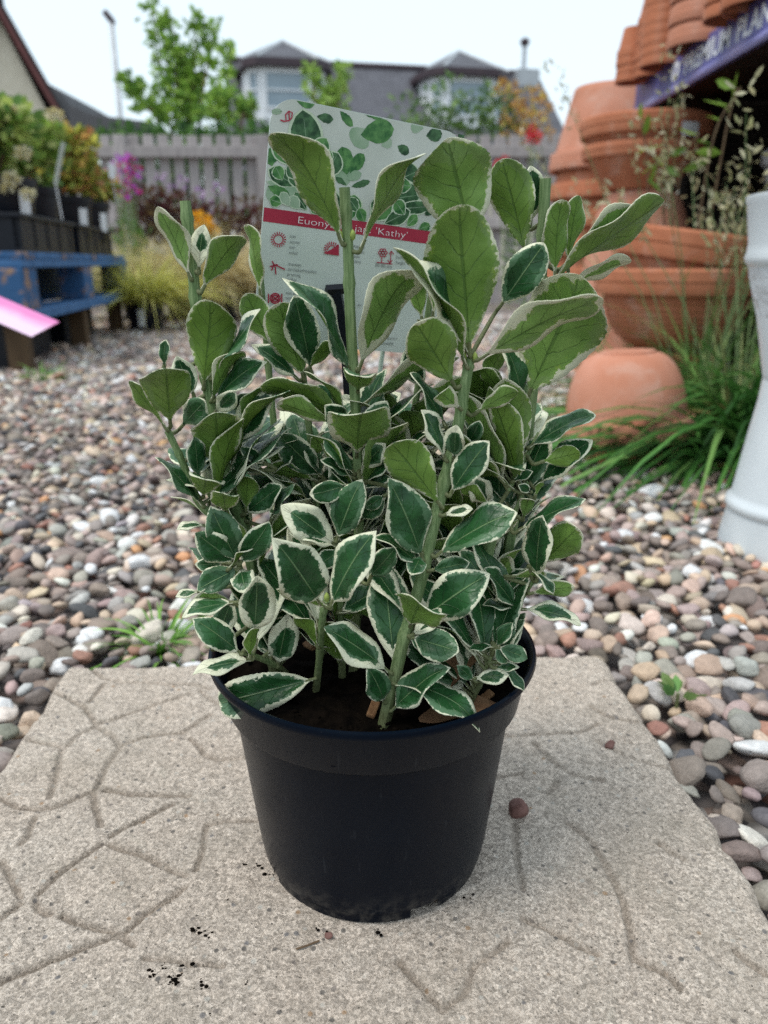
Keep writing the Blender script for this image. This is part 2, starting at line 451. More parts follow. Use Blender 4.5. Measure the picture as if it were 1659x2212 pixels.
for i, (p, c) in enumerate([(0, (.10, .095, .09)), (.25, (.22, .19, .17)), (.5, (.56, .53, .47)), (.78, (.40, .25, .14)), (.88, (.17, .17, .18))]):
    el = aggc.color_ramp.elements[i] if i < 2 else aggc.color_ramp.elements.new(p)
    el.position = p; el.color = c + (1,)
base = t.mix(t.math('MULTIPLY', agg, .8), base, aggc.outputs[0])
pit = t.rng(t.noise(420, 2, .5, o_), .70, .74)
base = t.mix(t.math('MULTIPLY', pit, .75), base, (.07, .06, .05))
stain = t.rng(t.noise(9, 5, .65, o_, 1.5), .50, .72)
base = t.mix(t.math('MULTIPLY', stain, .38), base, (.36, .315, .25))
stain2 = t.rng(t.noise(21, 6, .7, o_, .8), .60, .70)
base = t.mix(t.math('MULTIPLY', stain2, .22), base, (.40, .41, .33))
grime = t.math('MULTIPLY', ga, t.rng(mid, .2, .7, .2, .6))
base = t.mix(grime, base, (.17, .14, .11))
hh = t.math('ADD', t.math('MULTIPLY', fine, 1.0), t.math('SUBTRACT', t.math('MULTIPLY', mid, 1.2), t.math('MULTIPLY', pit, .8)))
M['concrete'] = t.finish(base, .9, .2, t.bump(hh, .9, .0026))
slab = link('paving_slab', mesh_from('paving_slab', V, F4, M['concrete'], True, cols=gcol), None, (SL_C[0], SL_C[1], 0), (0, 0, SL_A))
tag(slab, 'square beige concrete slab with crazy-paving grooves under the black pot', 'paving slab')

# ---- pebbles
PEB = np.array([(.19, .17, .16), (.14, .115, .105), (.33, .25, .20), (.36, .28, .20), (.58, .56, .53), (.065, .068, .078), (.25, .12, .085), (.42, .22, .09), (.22, .23, .20), (.26, .20, .19), (.42, .37, .32), (.185, .15, .13), (.28, .29, .29)])
PW = np.array([.15, .12, .10, .10, .075, .075, .045, .009, .07, .10, .085, .13, .05]); PW /= PW.sum()
def ico(sub):
    bm = bmesh.new(); bmesh.ops.create_icosphere(bm, subdivisions=sub, radius=1)
    V = np.array([v.co[:] for v in bm.verts]); F = np.array([[v.index for v in f.verts] for f in bm.faces]); bm.free()
    return V, F
def pebble_shapes(sub, k, seed):
    r = np.random.default_rng(seed); V0, F = ico(sub); out = []
    for _ in range(k):
        V = V0.copy(); f = np.ones(len(V))
        for j in range(6):
            d = r.normal(size=3); d /= np.linalg.norm(d)
            f += r.uniform(-.12, .12) * np.sin(V @ d * r.uniform(1.5, 4.5) + r.uniform(0, 6))
        for j in range(int(r.integers(4, 10))):                     # worn facets
            d = r.normal(size=3); d /= np.linalg.norm(d); h = r.uniform(.55, .82)
            pr = V @ d; m = pr * f > h; f[m] = np.maximum(.5, h / pr[m] * .93 + f[m] * .07)
        out.append(V * f[:, None] * np.array([1, r.uniform(.62, .95), r.uniform(.42, .70)]))
    return out, F
t = NT('pebble_stone')
ci = t.n('ObjectInfo').outputs['Color']
nz = t.rng(t.noise(2.5, 6, .7), .3, .7, .75, 1.25)
pc = t.mix(1.0, ci, t.n('CombineColor', {0: nz, 1: nz, 2: nz}).outputs[0], 'MULTIPLY')
M['pebble'] = t.finish(pc, .62, .35, t.bump(t.noise(6, 4, .6), .3, .03))
M['pebbles'] = attr_mat('pebble_stones', .62, .35, 0, .3, 400, .0006, .22)
sp = .0172
cand = []
iy = 0; y = .12
while y < 5.2:
    s_ = sp * (1.0 if y < 1.3 else 1.2 if y < 2.2 else 1.7)
    hw_ = .42 + .62 * y
    xs = np.arange(-hw_, hw_, s_) + (s_ / 2 if iy & 1 else 0)
    for x in xs: cand.append((x, y, s_))
    y += s_ * .82; iy += 1
cand = np.array(cand)
cand[:, :2] += rng.uniform(-.42, .42, (len(cand), 2)) * cand[:, 2:3]
lx = (cand[:, 0] - SL_C[0]) * ca + (cand[:, 1] - SL_C[1]) * sa
ly = -(cand[:, 0] - SL_C[0]) * sa + (cand[:, 1] - SL_C[1]) * ca
ok = (np.maximum(abs(lx), abs(ly)) > SL_H + .006)
cand = cand[ok]
N = len(cand)
rad = np.clip(rng.lognormal(math.log(.0110), .27, N), .006, .020) * cand[:, 2] / sp
zz = -.017 + rng.uniform(-.004, .008, N) - np.clip(rad - .014, 0, 1) * .3
rot = rng.uniform(0, 6.28, N)
tlt = rng.normal(0, .28, (N, 2))
PEB = PEB * .78 + PEB.mean(1, keepdims=True) * np.array([1.06, .985, .955]) * .22
pcol = np.clip((PEB * np.array([1.05, 1.0, .95]))[rng.choice(len(PEB), N, p=PW)] * (1 + rng.normal(0, .15, (N, 1))) * (1 + rng.normal(0, .03, (N, 3))), .035, .48) * 1.42
px, py = proj(np.stack([cand[:, 0], cand[:, 1], zz], 1))
depth = cand[:, 1] * CP + (CAM_H - zz) * SP
vis = (px > 5) & (px < 1654) & (py < 2200) & (py > 1000) & (depth > .1)
hid = (px > 480) & (px < 1150) & (py < 1560)
scr = np.where(vis & ~hid, rad / np.maximum(depth, .05), 0)
bigi = np.argsort(-scr)[:300]
isbig = np.zeros(N, bool); isbig[bigi] = True
shp3, F3 = pebble_shapes(3, 14, 5)
pme = [mesh_from('pebble', s, F3, M['pebble']) for s in shp3]
for i in bigi:
    o = link('pebble', pme[i % 14], gravel, (cand[i, 0], cand[i, 1], zz[i]), (tlt[i, 0], tlt[i, 1], rot[i]))
    o.scale = (rad[i],) * 3
    o.color = tuple(pcol[i]) + (1,)
def bulk_pebbles(name, sel, sub, seed):
    sh, F = pebble_shapes(sub, 16, seed); sh = np.array(sh)
    I = np.nonzero(sel)[0]; m = len(I)
    V = sh[I % 16] * rad[I][:, None, None]
    cz, sz = np.cos(rot[I])[:, None], np.sin(rot[I])[:, None]
    x = V[..., 0] * cz - V[..., 1] * sz; y = V[..., 0] * sz + V[..., 1] * cz
    z = V[..., 2] + x * tlt[I, 0][:, None] + y * tlt[I, 1][:, None]
    V = np.stack([x + cand[I, 0][:, None], y + cand[I, 1][:, None], z + zz[I][:, None]], -1)
    k = V.shape[1]
    Fa = (F[None] + (np.arange(m) * k)[:, None, None]).reshape(-1, 3)
    o = link(name, mesh_from(name, V.reshape(-1, 3), Fa, M['pebbles'], True, cols=np.repeat(pcol[I], k, 0)), gravel)
    return tag(o, kind='stuff')
near = (cand[:, 1] < 1.0)
bulk_pebbles('pebbles', near & ~isbig, 2, 21)
bulk_pebbles('pebbles', ~near & ~isbig, 1, 22)

# ================================================================== THE POT
PC = np.array([-.006, .3655, 0.0])
SOIL_Z = .1125
pot = thing('flower_pot', 'glossy black round plastic nursery pot standing on the paving slab', 'flower pot', tuple(PC))
t = NT('pot_plastic')
n1 = t.noise(25, 4, .6); n2 = t.noise(1400, 2, .5)
pb = t.mix(t.rng(n1, .3, .7), (.0008, .0028, .0074), (.0018, .0048, .0105))
pb = t.mix(t.math('MULTIPLY', t.rng(n2, .76, .80), .35), pb, (.20, .20, .19))            # dust specks
zz_ = t.n('SeparateXYZ', {0: t.obj()}).outputs[2]
scv = t.n('Mapping', {'Vector': t.obj(), 'Scale': (1, 1, .05), 'Rotation': (.25, .1, 0)}).outputs[0]
scf = t.rng(t.noise(420, 3, .6, scv), .66, .74)
pb = t.mix(t.math('MULTIPLY', scf, .10), pb, (.10, .11, .12))
dst = t.math('MULTIPLY', t.rng(zz_, .022, .0), t.rng(t.noise(120, 4, .7), .45, .65))
pb = t.mix(t.math('MULTIPLY', dst, .22), pb, (.26, .23, .19))
M['pot'] = t.finish(pb, t.rng(n1, .3, .7, .26, .36), .10, t.bump(t.noise(60, 3), .06, .001))
wall = [(.0605, 0), (.0612, .007), (.0625, .0071), (.0640, .016), (.0735, .098), (.0740, .0995)]
nn = 96
def notch(i, k):
    a = (360.0 * k / nn) % 90
    return i == 0 and 18 < a < 32
MB().lathe(wall, nn, skip=notch).build('wall', M['pot'], pot, smooth=True, sharp=35)
MB().lathe([(.0738, .0990), (.0768, .0998), (.0778, .1012), (.0812, .1205), (.0822, .1222), (.0848, .1232), (.0853, .1248), (.0848, .1266), (.0834, .1270), (.0822, .1262), (.0808, .1235), (.0768, .1050), (.0700, .0950)], nn).build('rim', M['pot'], pot, smooth=True, sharp=40)
MB().lathe([(.0, .0075), (.0610, .0075)], nn).build('base', M['pot'], pot)
# soil with crumbs
ns = 60
V = [(0, 0, 0)]; F = []
for i in range(1, 22):
    for k in range(ns):
        r_ = .0785 * i / 21; a = 2 * math.pi * k / ns
        V.append((r_ * math.cos(a), r_ * math.sin(a), 0))
V = np.array(V)
V[:, 2] = SOIL_Z + (vnoise(V[:, 0] + 1, V[:, 1] + 1, .012, 31) - .5) * .007 + (vnoise(V[:, 0] + 1, V[:, 1] + 1, .004, 32) - .5) * .004 - .004 * (np.hypot(V[:, 0], V[:, 1]) / .0785) ** 4
F4 = [(1 + (i - 1) * ns + k, 1 + (i - 1) * ns + (k + 1) % ns, 1 + i * ns + (k + 1) % ns, 1 + i * ns + k) for i in range(1, 21) for k in range(ns)]
F3_ = [(0, 1 + k, 1 + (k + 1) % ns) for k in range(ns)]
link('soil', mesh_from('soil', V, [np.array(F4), np.array(F3_)], M['soil']), pot)
def crumbs(name, C, rad_, mat, parent, seed, cols=None, sq=.7):
    sh, F = pebble_shapes(1, 10, seed); sh = np.array(sh); m = len(C)
    V = sh[np.arange(m) % 10] * np.asarray(rad_).reshape(-1, 1, 1) + np.asarray(C)[:, None, :]
    k = V.shape[1]
    Fa = (F[None] + (np.arange(m) * k)[:, None, None]).reshape(-1, 3)
    return link(name, mesh_from(name, V.reshape(-1, 3), Fa, mat, True, cols=None if cols is None else np.repeat(cols, k, 0)), parent)
ra = rng.uniform(0, 6.28, 260); rr_ = .076 * np.sqrt(rng.uniform(0, 1, 260))
tag(crumbs('soil_crumbs', np.stack([rr_ * np.cos(ra), rr_ * np.sin(ra), np.full(260, SOIL_Z - .0005)], 1), rng.uniform(.0008, .0024, 260), M['soil'], pot, 41), kind='stuff')
M['moss'] = attr_mat('moss', .9, .1, .1)
C_, D_ = clump(1500, (.062, .012, SOIL_Z), (.013, .034, .004), .1)
mo = foliage_mesh('moss', C_, D_ + np.array([0, 0, .8]), rng.uniform(.001, .003, 1500), pal(1500, [(.10, .09, .02), (.16, .13, .03), (.12, .07, .03)]), M['moss'], .3)
tag(link('moss', mo, pot), kind='stuff')

# ================================================================== THE VARIEGATED SHRUB
shrub = thing('variegated_shrub', 'cream-edged green leafy euonymus shrub growing in the black pot', 'shrub', (PC[0], PC[1], SOIL_Z))
SB = np.array([PC[0], PC[1], SOIL_Z])
Y0 = PC[1]
SRC = .73733
def cm(d): return Y0 + d * .01

STEMS = []      # (points 3d array, radii)
def bez(P, m=10):
    """catmull-rom through points"""
    P = np.asarray(P, float); Q = []
    E_ = np.vstack([2 * P[0] - P[1], P, 2 * P[-1] - P[-2]])
    for i in range(1, len(E_) - 2):
        for s in np.linspace(0, 1, m, endpoint=False):
            a, b, c, d = E_[i - 1], E_[i], E_[i + 1], E_[i + 2]
            Q.append(.5 * ((2 * b) + (c - a) * s + (2 * a - 5 * b + 4 * c - d) * s * s + (3 * b - a - 3 * c + d) * s ** 3))
    Q.append(P[-1]); return np.array(Q)
def stem(pts, r0, r1, d0=None, d1=0.0, soil=True, mat='twig'):
    """pts in photo px from the ground up; d = cm behind the pot axis"""
    if soil:
        b = on(pts[0][0], pts[0][1], SOIL_Z - .004)
        y0 = min(max(b[1], Y0 - .072), Y0 + .068)
        b = at(pts[0][0], pts[0][1], y0); b[2] = SOIL_Z - .006
    else:
        y0 = cm(d0); b = at(pts[0][0], pts[0][1], y0)
    m = len(pts); L = [0]
    for i in range(1, m): L.append(L[-1] + math.dist(pts[i], pts[i - 1]))
    P = [b] + [at(pts[i][0], pts[i][1], y0 + (cm(d1) - y0) * L[i] / L[-1]) for i in range(1, m)]
    Q = bez(P, 8); k = len(Q)
    rad_ = [.88 * (r0 + (r1 - r0) * i / (k - 1)) for i in range(k)]
    rad_ = [r * (1.0 + (.22 if (i % 9) == 0 and 0 < i < k - 1 else 0)) for i, r in enumerate(rad_)]
    STEMS.append((Q, rad_))
    MB().tube(Q - SB, rad_, 12, True, .07).build('stem', M[mat], shrub, smooth=True, sharp=50)
t = NT('stem_green')
zv = t.n('Mapping', {'Vector': t.obj(), 'Scale': (1, 1, .06)}).outputs[0]
sn = t.noise(900, 3, .6, zv); hz = t.n('SeparateXYZ', {0: t.obj()}).outputs[2]
sg = t.mix(t.rng(sn, .35, .65), (.085, .15, .05), (.21, .29, .13))
sg = t.mix(t.math('MULTIPLY', t.rng(t.math('ADD', hz, t.math('MULTIPLY', t.noise(60), .05)), .075, .03), .55), sg, (.11, .085, .045))
M['twig'] = t.finish(sg, .6, .3, t.bump(sn, .5, .0006))
stem([(762, 1475), (772, 1260), (775, 1060), (768, 880), (757, 690), (752, 540), (744, 405)], .0030, .0027, d1=-1.6)
stem([(826, 1572), (870, 1390), (905, 1270), (945, 1100), (985, 940), (1005, 830), (1015, 772)], .0033, .0024, d1=-3.2)
stem([(1020, 1440), (1045, 1220), (1092, 1080), (1118, 930), (1128, 830)], .0036, .0030, d1=-1.0)
stem([(1040, 1420), (1085, 1250), (1130, 1000), (1155, 800), (1168, 620), (1178, 386)], .0034, .0031, d1=1.0)
stem([(600, 1470), (540, 1200), (508, 1090), (480, 985), (458, 880), (432, 740), (416, 580), (400, 434)], .0034, .0026, d1=-1.2)
stem([(462, 1115), (430, 1085), (395, 1000), (362, 930)], .0020, .0016, -2.4, -2.6, soil=False)
stem([(1012, 1500), (1060, 1400), (1105, 1330), (1152, 1255)], .0016, .0011, d1=-3.0)
stem([(650, 1480), (600, 1440), (525, 1408)], .0018, .0014, d1=-5.5)
stem([(680, 1505), (690, 1420), (697, 1330), (705, 1298)], .0021, .0016, d1=-5.8)
stem([(620, 1470), (550, 1320), (514, 1212)], .0022, .0014, d1=-3.6)
stem([(740, 1480), (735, 1300), (727, 1165)], .0024, .0016, d1=-3.4)
stem([(640, 1400), (610, 1100), (585, 850), (560, 560)], .0026, .0016, d1=2.6)
stem([(1098, 1060), (1130, 1000), (1165, 935)], .0014, .0011, -1.9, -1.4, soil=False)
stem([(1075, 1150), (1110, 1110), (1140, 1040)], .0014, .0010, -1.9, -2.0, soil=False)
stem([(1005, 1545), (1035, 1480), (1062, 1415)], .0011, .0008, d1=-4.6)
stem([(860, 1440), (865, 1200), (880, 1000), (905, 820), (930, 640)], .0026, .0018, d1=1.0)
stem([(700, 1420), (690, 1150), (670, 950), (655, 800)], .0024, .0016, d1=.6)
stem([(950, 1430), (985, 1200), (1030, 1000), (1060, 850)], .0024, .0016, d1=1.8)
SP3 = np.concatenate([s[0] for s in STEMS])
SPX = np.stack(proj(SP3), 1)

NTR = 34
VV = np.array([-1, -.72, -.36, 0, .36, .72, 1])
def make_leaf(base, tip, W, ntop, pet=None, bend=.05, fold=.22, a=1.15, b=.55, wave=.22, seed=0, name='leaf', twist=0.0):
    r = np.random.default_rng(seed)
    ax = tip - base; L = np.linalg.norm(ax); ax = ax / L
    n0 = ntop - ax * (ntop @ ax); n0 /= np.linalg.norm(n0)
    s0 = np.cross(ax, n0)
    s = np.linspace(0, 1, NTR); tt = 1 - (1 - s) ** 1.25
    tb = np.clip((tt - .05) / .95, 0, 1)
    pk = a / (a + b); mx = pk ** a * (1 - pk) ** b
    hw = W / 2 * (tb ** a * np.clip(1 - tb, 0, 1) ** b) / mx
    teeth = 1 + r.uniform(.2, 1, NTR) * .018 * np.where(np.arange(NTR) % 2, 1, -1) * (tt > .25) + .028 * np.sin(tt * r.uniform(7, 13) + r.uniform(0, 6))
    hw = np.maximum(hw * teeth, .0007 * (1 - tt) + .0002)
    asym = r.uniform(-.06, .06)
    T2, V2 = np.meshgrid(tt, VV, indexing='ij'); HW = hw[:, None] * np.where(V2 > 0, 1 + asym, 1 - asym)
    ph = r.uniform(0, 6.28, 2)
    lat = V2 * HW * math.cos(math.atan(fold))
    hgt = bend * L * 4 * T2 * (1 - T2) + fold * abs(V2) * HW - fold * .55 * (abs(V2) ** 2) * HW
    hgt += wave * HW * abs(V2) ** 1.5 * np.sin(T2 * 9 + np.where(V2 > 0, ph[0], ph[1]))
    hgt -= r.uniform(-.03, .16) * L * np.clip(T2 - .65, 0, 1) ** 2 * 6
    tw = twist * T2
    lat, hgt = lat * np.cos(tw) - hgt * np.sin(tw), lat * np.sin(tw) + hgt * np.cos(tw)
    P = base + ax * (L * T2)[..., None] + s0 * lat[..., None] + n0 * hgt[..., None]
    P = P.reshape(-1, 3)
    nc = len(VV); th = .00035
    Pb = P - n0 * th
    idx = np.arange(NTR * nc).reshape(NTR, nc)
    f = np.stack([idx[:-1, :-1], idx[:-1, 1:], idx[1:, 1:], idx[1:, :-1]], -1).reshape(-1, 4)[:, ::-1]
    o = NTR * nc
    fb = (f + o)[:, ::-1]
    el, er = idx[:, 0], idx[:, -1]
    fe = np.concatenate([np.stack([el[:-1], el[:-1] + o, el[1:] + o, el[1:]], 1), np.stack([er[:-1], er[1:], er[1:] + o, er[:-1] + o], 1)])
    Vall = [P, Pb]; Fall = [f, fb, fe]; mi = [np.zeros(len(f)), np.ones(len(fb)), np.zeros(len(fe))]
    edge = np.minimum((1 - abs(V2)) * HW / (W / 2), (1 - T2) * L / (W / 2) * .8)
    le = np.stack([edge, abs(V2), T2, np.ones_like(T2)], -1).reshape(-1, 4)
    le = np.concatenate([le, le])
    if pet is not None:
        d = np.linalg.norm(pet - base)
        if d > .0015:
            ctrl = base - ax * min(d * .4, .006)
            Q = bez([base + ax * L * .08 + n0 * bend * L * .2, base - n0 * .0002, ctrl, pet], 4)
            mb = MB().tube(Q, [.0008 + .0003 * i / (len(Q) - 1) for i in range(len(Q))], 6, False)
            q = np.array(mb.Q); Vt = np.array(mb.V)
            Vall.append(Vt); Fall.append(q + 2 * o); mi.append(np.full(len(q), 2))
            le = np.concatenate([le, np.tile([[1, .5, 0, 1]], (len(Vt), 1))])
    Vall = np.concatenate(Vall) - base
    me = mesh_from(name, Vall, np.concatenate(Fall), [M['leaf_top'], M['leaf_under'], M['twig']], True, np.concatenate(mi))
    at_ = me.attributes.new('le', 'FLOAT_COLOR', 'POINT')
    at_.data.foreach_set('color', le.astype(np.float32).ravel())
    return link(name, me, shrub, tuple(base - SB))

def traced(bx, by, tx, ty, wpx, side, db=0.0, dd=None, seed=0, **kw):
    d2 = np.hypot(SPX[:, 0] - bx, SPX[:, 1] - by)
    want = cm(db)
    cost = d2 + 900 * abs(SP3[:, 1] - want)
    i = int(np.argmin(cost))
    if d2[i] < 26: base = at(bx, by, SP3[i, 1] - .003)
    else: base = at(bx, by, want)
    j = i if d2[i] < 26 else int(np.argmin(np.linalg.norm(SP3 - base, axis=1)))
    dist = base[1] * CP + (CAM_H - base[2]) * SP
    wid = wpx / FPX * dist
    L2 = np.linalg.norm(at(tx, ty, base[1]) - base)
    if dd is None:
        if wid > .56 * L2: dd = -math.sqrt(max((wid / .56) ** 2 - L2 ** 2, 0)) - .12 * L2
        else: dd = -.22 * L2
    else: dd = dd * .01
    tip = at(tx, ty, base[1] + dd)
    ax = tip - base; L = np.linalg.norm(ax); ax /= L
    W = max(wid, .46 * L)
    roll = math.acos(min(1, wid / W))
    view = np.array([0, 0, CAM_H]) - (base + tip) / 2
    n0 = view - ax * (view @ ax); n0 /= np.linalg.norm(n0)
    best = None
    for sg_ in (1, -1):
        q = np.cross(ax, n0)
        nv = n0 * math.cos(roll) + q * math.sin(roll) * sg_
        nt = nv if side == 'T' else -nv
        if best is None or nt[2] > best[2]: best = nt
    r = np.random.default_rng(seed)
    kw.setdefault('a', r.uniform(.92, 1.2) if side == 'U' else r.uniform(.86, 1.08))
    kw.setdefault('b', r.uniform(.52, .74) if side == 'U' else r.uniform(.72, .98)); kw.setdefault('bend', r.uniform(.01, .06)); kw.setdefault('fold', r.uniform(.18, .46)); kw.setdefault('twist', r.uniform(-.35, .35))
    make_leaf(base, tip, W * (1.1 if side == 'U' else 1.12), best, SP3[j], seed=seed, **kw)

TR = []
def crop(ox, oy, s, L):
    for e in L:
        kw = e[-1] if isinstance(e[-1], dict) else {}
        v = [q for q in e if not isinstance(q, dict)]
        bx, by, tx, ty, wpx, side = v[:6]
        f = lambda x, y: ((ox + x * s) * SRC, (oy + y * s) * SRC)
        TR.append((*f(bx, by), *f(tx, ty), wpx * s * SRC, side, v[6] if len(v) > 6 else 0.0, v[7] if len(v) > 7 else None, kw))
crop(350, 500, .4521, [   # upper left
    (460, 690, 250, 232, 165, 'U', -1.2), (515, 640, 545, 352, 120, 'T', -.4), (538, 770, 795, 408, 150, 'U', -1.2), (545, 1400, 600, 825, 300, 'U', -2.2),
    (615, 1330, 920, 900, 46, 'T', -1), (985, 1130, 815, 795, 190, 'U', 2.4), (915, 800, 835, 345, 130, 'U', 2.6), (330, 1640, 300, 1280, 295, 'U', -2.6),
    (300, 1665, 65, 1362, 75, 'U', -2.5), (480, 1450, 370, 1200, 150, 'T', -1.5), (290, 1260, 300, 1095, 60, 'T', -1.0), (600, 1480, 770, 1145, 105, 'U', -2.0),
    (625, 1480, 925, 1225, 110, 'T', -1.2), (1195, 1345, 1030, 855, 265, 'U', -2.6), (1240, 1290, 1130, 808, 200, 'T', -.2), (1500, 1310, 1105, 668, 175, 'T', -2.2),
    (1150, 1345, 858, 1125, 120, 'T', -1.8), (1225, 1280, 1400, 1112, 90, 'U', .3), (1478, 1600, 922, 1362, 170, 'U', -2.6), (1480, 1600, 1218, 1282, 70, 'U', -3.0),
    (1400, 1640, 1022, 1502, 125, 'U', -2.2), (1545, 1430, 1560, 1310, 200, 'U', -3.0), (410, 1650, 560, 1490, 150, 'T', -1.2), (625, 1560, 745, 1440, 120, 'T', -.5), (745, 1590, 860, 1455, 150, 'T', .4)])
crop(1050, 350, .5425, [  # upper right
    (15, 690, 320, 150, 125, 'U', -1.8), (610, 640, 480, 100, 415, 'U', -1.4, -1.5), (603, 1260, 540, 455, 375, 'U', -3.8), (900, 720, 775, 212, 215, 'U', .4),
    (930, 560, 930, 250, 110, 'T', 1.6), (765, 1010, 1005, 668, 190, 'T', -1.6), (655, 1290, 1318, 960, 225, 'U', -4.0, -1.5), (915, 1500, 1215, 822, 430, 'U', -1.8, -2.4),
    (1060, 850, 1092, 430, 135, 'U', .6), (1130, 780, 1190, 410, 130, 'U', 1.4), (1120, 780, 1545, 490, 165, 'U', .8), (1030, 880, 1655, 440, 85, 'U', .2),
    (1130, 900, 1472, 755, 85, 'U', 1.2), (585, 1330, 215, 675, 105, 'U', -3.4), (590, 1250, 320, 740, 90, 'T', -2.6), (5, 1340, 285, 785, 205, 'U', -2.8),
    (515, 1430, 300, 1085, 250, 'U', -2.4), (460, 1200, 400, 1062, 165, 'U', -.4), (485, 1240, 435, 1140, 85, 'T', -.8), (345, 1080, 290, 860, 90, 'U', -.2),
    (405, 1060, 370, 740, 80, 'U', .6), (548, 1560, 425, 1465, 110, 'U', -4.4), (795, 1520, 665, 1345, 85, 'U', -1), (640, 1580, 860, 1460, 95, 'U', -3.2),
    (470, 1650, 285, 1365, 70, 'T', -3), (885, 1530, 790, 1200, 100, 'T', -.8), (700, 1500, 760, 1240, 90, 'U', .5), (350, 1450, 250, 1250, 120, 'T', -.8)])
crop(450, 1100, .4219, [  # middle left
    (590, 470, 795, 115, 190, 'T', -1.2), (590, 330, 765, 50, 65, 'U', -1.4), (463, 650, 430, 250, 315, 'U', -4.2), (310, 700, 285, 430, 125, 'T', -2.8), (335, 900, 20, 560, 100, 'T', -2.8),
    (345, 840, 365, 690, 235, 'U', -3.2), (500, 950, 480, 820, 180, 'U', -3.6), (580, 1290, 400, 925, 220, 'T', -4.4), (560, 1295, 292, 1095, 195, 'T', -4.0), (605, 1300, 800, 1030, 190, 'T', -4.2),
    (530, 1335, 682, 1190, 34, 'U', -4.8), (585, 1340, 300, 1490, 165, 'T', -4.8), (480, 1310, 290, 1315, 110, 'T', -3.4), (560, 1585, 290, 1530, 110, 'U', -4.0), (550, 1575, 190, 1655, 95, 'T', -4.6),
    (350, 1040, 160, 1055, 55, 'T', -2.4), (310, 1500, 150, 1530, 65, 'T', -3), (1150, 1570, 850, 1150, 345, 'T', -6.2), (1212, 1610, 850, 1490, 95, 'U', -6.6), (1232, 1590, 1525, 1080, 245, 'T', -6.2),
    (1262, 1175, 892, 905, 235, 'T', -4.0), (1262, 1180, 945, 1085, 120, 'T', -4.4), (1272, 1140, 1425, 740, 195, 'T', -4.4), (1345, 765, 1090, 830, 155, 'T', -3.4), (1165, 700, 862, 400, 205, 'T', -2.6),
    (1175, 700, 1060, 480, 105, 'T', -3.0), (1135, 735, 770, 645, 115, 'U', -2.6), (1410, 560, 1445, 235, 385, 'U', -4.6), (640, 935, 650, 680, 155, 'U', -2.6), (640, 955, 895, 765, 155, 'T', -3.0),
    (820, 985, 975, 755, 80, 'T', -1.6), (770, 610, 600, 500, 95, 'T', -1.2), (810, 620, 660, 585, 65, 'T', -1.4), (860, 610, 775, 430, 110, 'T', -.8), (1385, 670, 1180, 450, 95, 'T', -2.2), (1375, 700, 1165, 580, 75, 'T', -2.6),
    (700, 1790, 720, 1400, 245, 'T', -5.4), (1400, 1520, 1640, 1290, 185, 'T', -4.6), (1290, 1640, 1610, 1465, 165, 'T', -6.2), (1290, 1650, 1650, 1640, 55, 'U', -6.6), (605, 1345, 640, 1490, 155, 'T', -3.8), (1300, 1210, 1120, 1340, 130, 'T', -3.2),
    (1470, 740, 1650, 600, 70, 'T', -2.4), (1460, 780, 1640, 700, 80, 'T', -2.6), (1440, 1000, 1600, 870, 120, 'T', -2.6), (1450, 640, 1600, 480, 150, 'T', -1.4), (1120, 560, 1160, 420, 120, 'U', -.6),
    (1350, 340, 1200, 220, 150, 'T', -1.2), (1480, 420, 1620, 180, 170, 'T', -1.0), (1300, 300, 1150, 60, 110, 'T', -.6)])
crop(1050, 1200, .4521, [  # middle right
    (532, 620, 205, 195, 255, 'U', -5.6), (412, 960, 190, 445, 270, 'T', -6.0), (515, 940, 1015, 655, 200, 'T', -5.6), (600, 540, 845, 205, 195, 'T', -4.0), (415, 1350, 835, 1065, 275, 'T', -6.6),
    (335, 1400, 395, 1245, 330, 'U', -7.2, -2.2), (405, 950, 345, 1075, 115, 'T', -5.0), (405, 1010, 122, 800, 120, 'T', -5.2), (480, 1040, 720, 990, 125, 'T', -4.8), (1022, 1285, 812, 1030, 130, 'T', -4.6),
    (1155, 1095, 1190, 685, 165, 'T', -3.4), (1190, 990, 1420, 770, 220, 'U', -2.4), (1060, 1292, 1447, 1380, 110, 'T', -4.4), (1040, 780, 1475, 580, 120, 'T', -2.6), (1185, 340, 1440, 280, 140, 'U', -2.4),
    (1175, 480, 1510, 192, 135, 'T', -1.6), (1068, 700, 1105, 568, 100, 'U', -2.8), (1145, 555, 1192, 468, 42, 'U', -2.0), (1130, 1040, 1272, 1192, 55, 'T', -3.6), (1115, 1190, 1400, 1150, 95, 'U', -2.6),
    (1022, 1292, 808, 1262, 38, 'T', -4.6), (345, 1475, 652, 1570, 195, 'T', -6.2), (340, 1480, 442, 1560, 65, 'T', -6.6), (895, 1535, 1000, 1382, 90, 'T', -5.0), (890, 1540, 965, 1645, 80, 'T', -5.4),
    (905, 1540, 1097, 1612, 110, 'T', -5.2), (872, 1532, 718, 1545, 42, 'T', -4.6), (355, 1455, 535, 1350, 95, 'T', -5.6), (835, 610, 750, 440, 150, 'T', -1.2), (955, 370, 1012, 10, 105, 'U', -1.6), (880, 340, 900, 165, 65, 'T', -1),
    (560, 310, 425, 0, 100, 'T', -4.0), (622, 310, 630, 115, 125, 'T', -3.8), (715, 215, 785, 80, 105, 'T', -2.6), (845, 610, 670, 490, 95, 'U', -2.2), (380, 260, 320, 0, 170, 'U', -2.0), (165, 560, 42, 640, 85, 'T', -3.4),
    (1110, 240, 1522, 10, 125, 'T', -1.0), (700, 420, 850, 250, 120, 'T', -1.2), (620, 900, 860, 830, 100, 'T', -3.4), (250, 720, 60, 900, 110, 'T', -3.0), (80, 1080, 240, 900, 150, 'T', -4.6), (560, 680, 740, 640, 70, 'T', -3.0),
    (1110, 530, 1040, 490, 60, 'T', -1.8), (1010, 460, 1130, 400, 55, 'T', -1.4), (1000, 1080, 1220, 1060, 60, 'U', -3.0)])
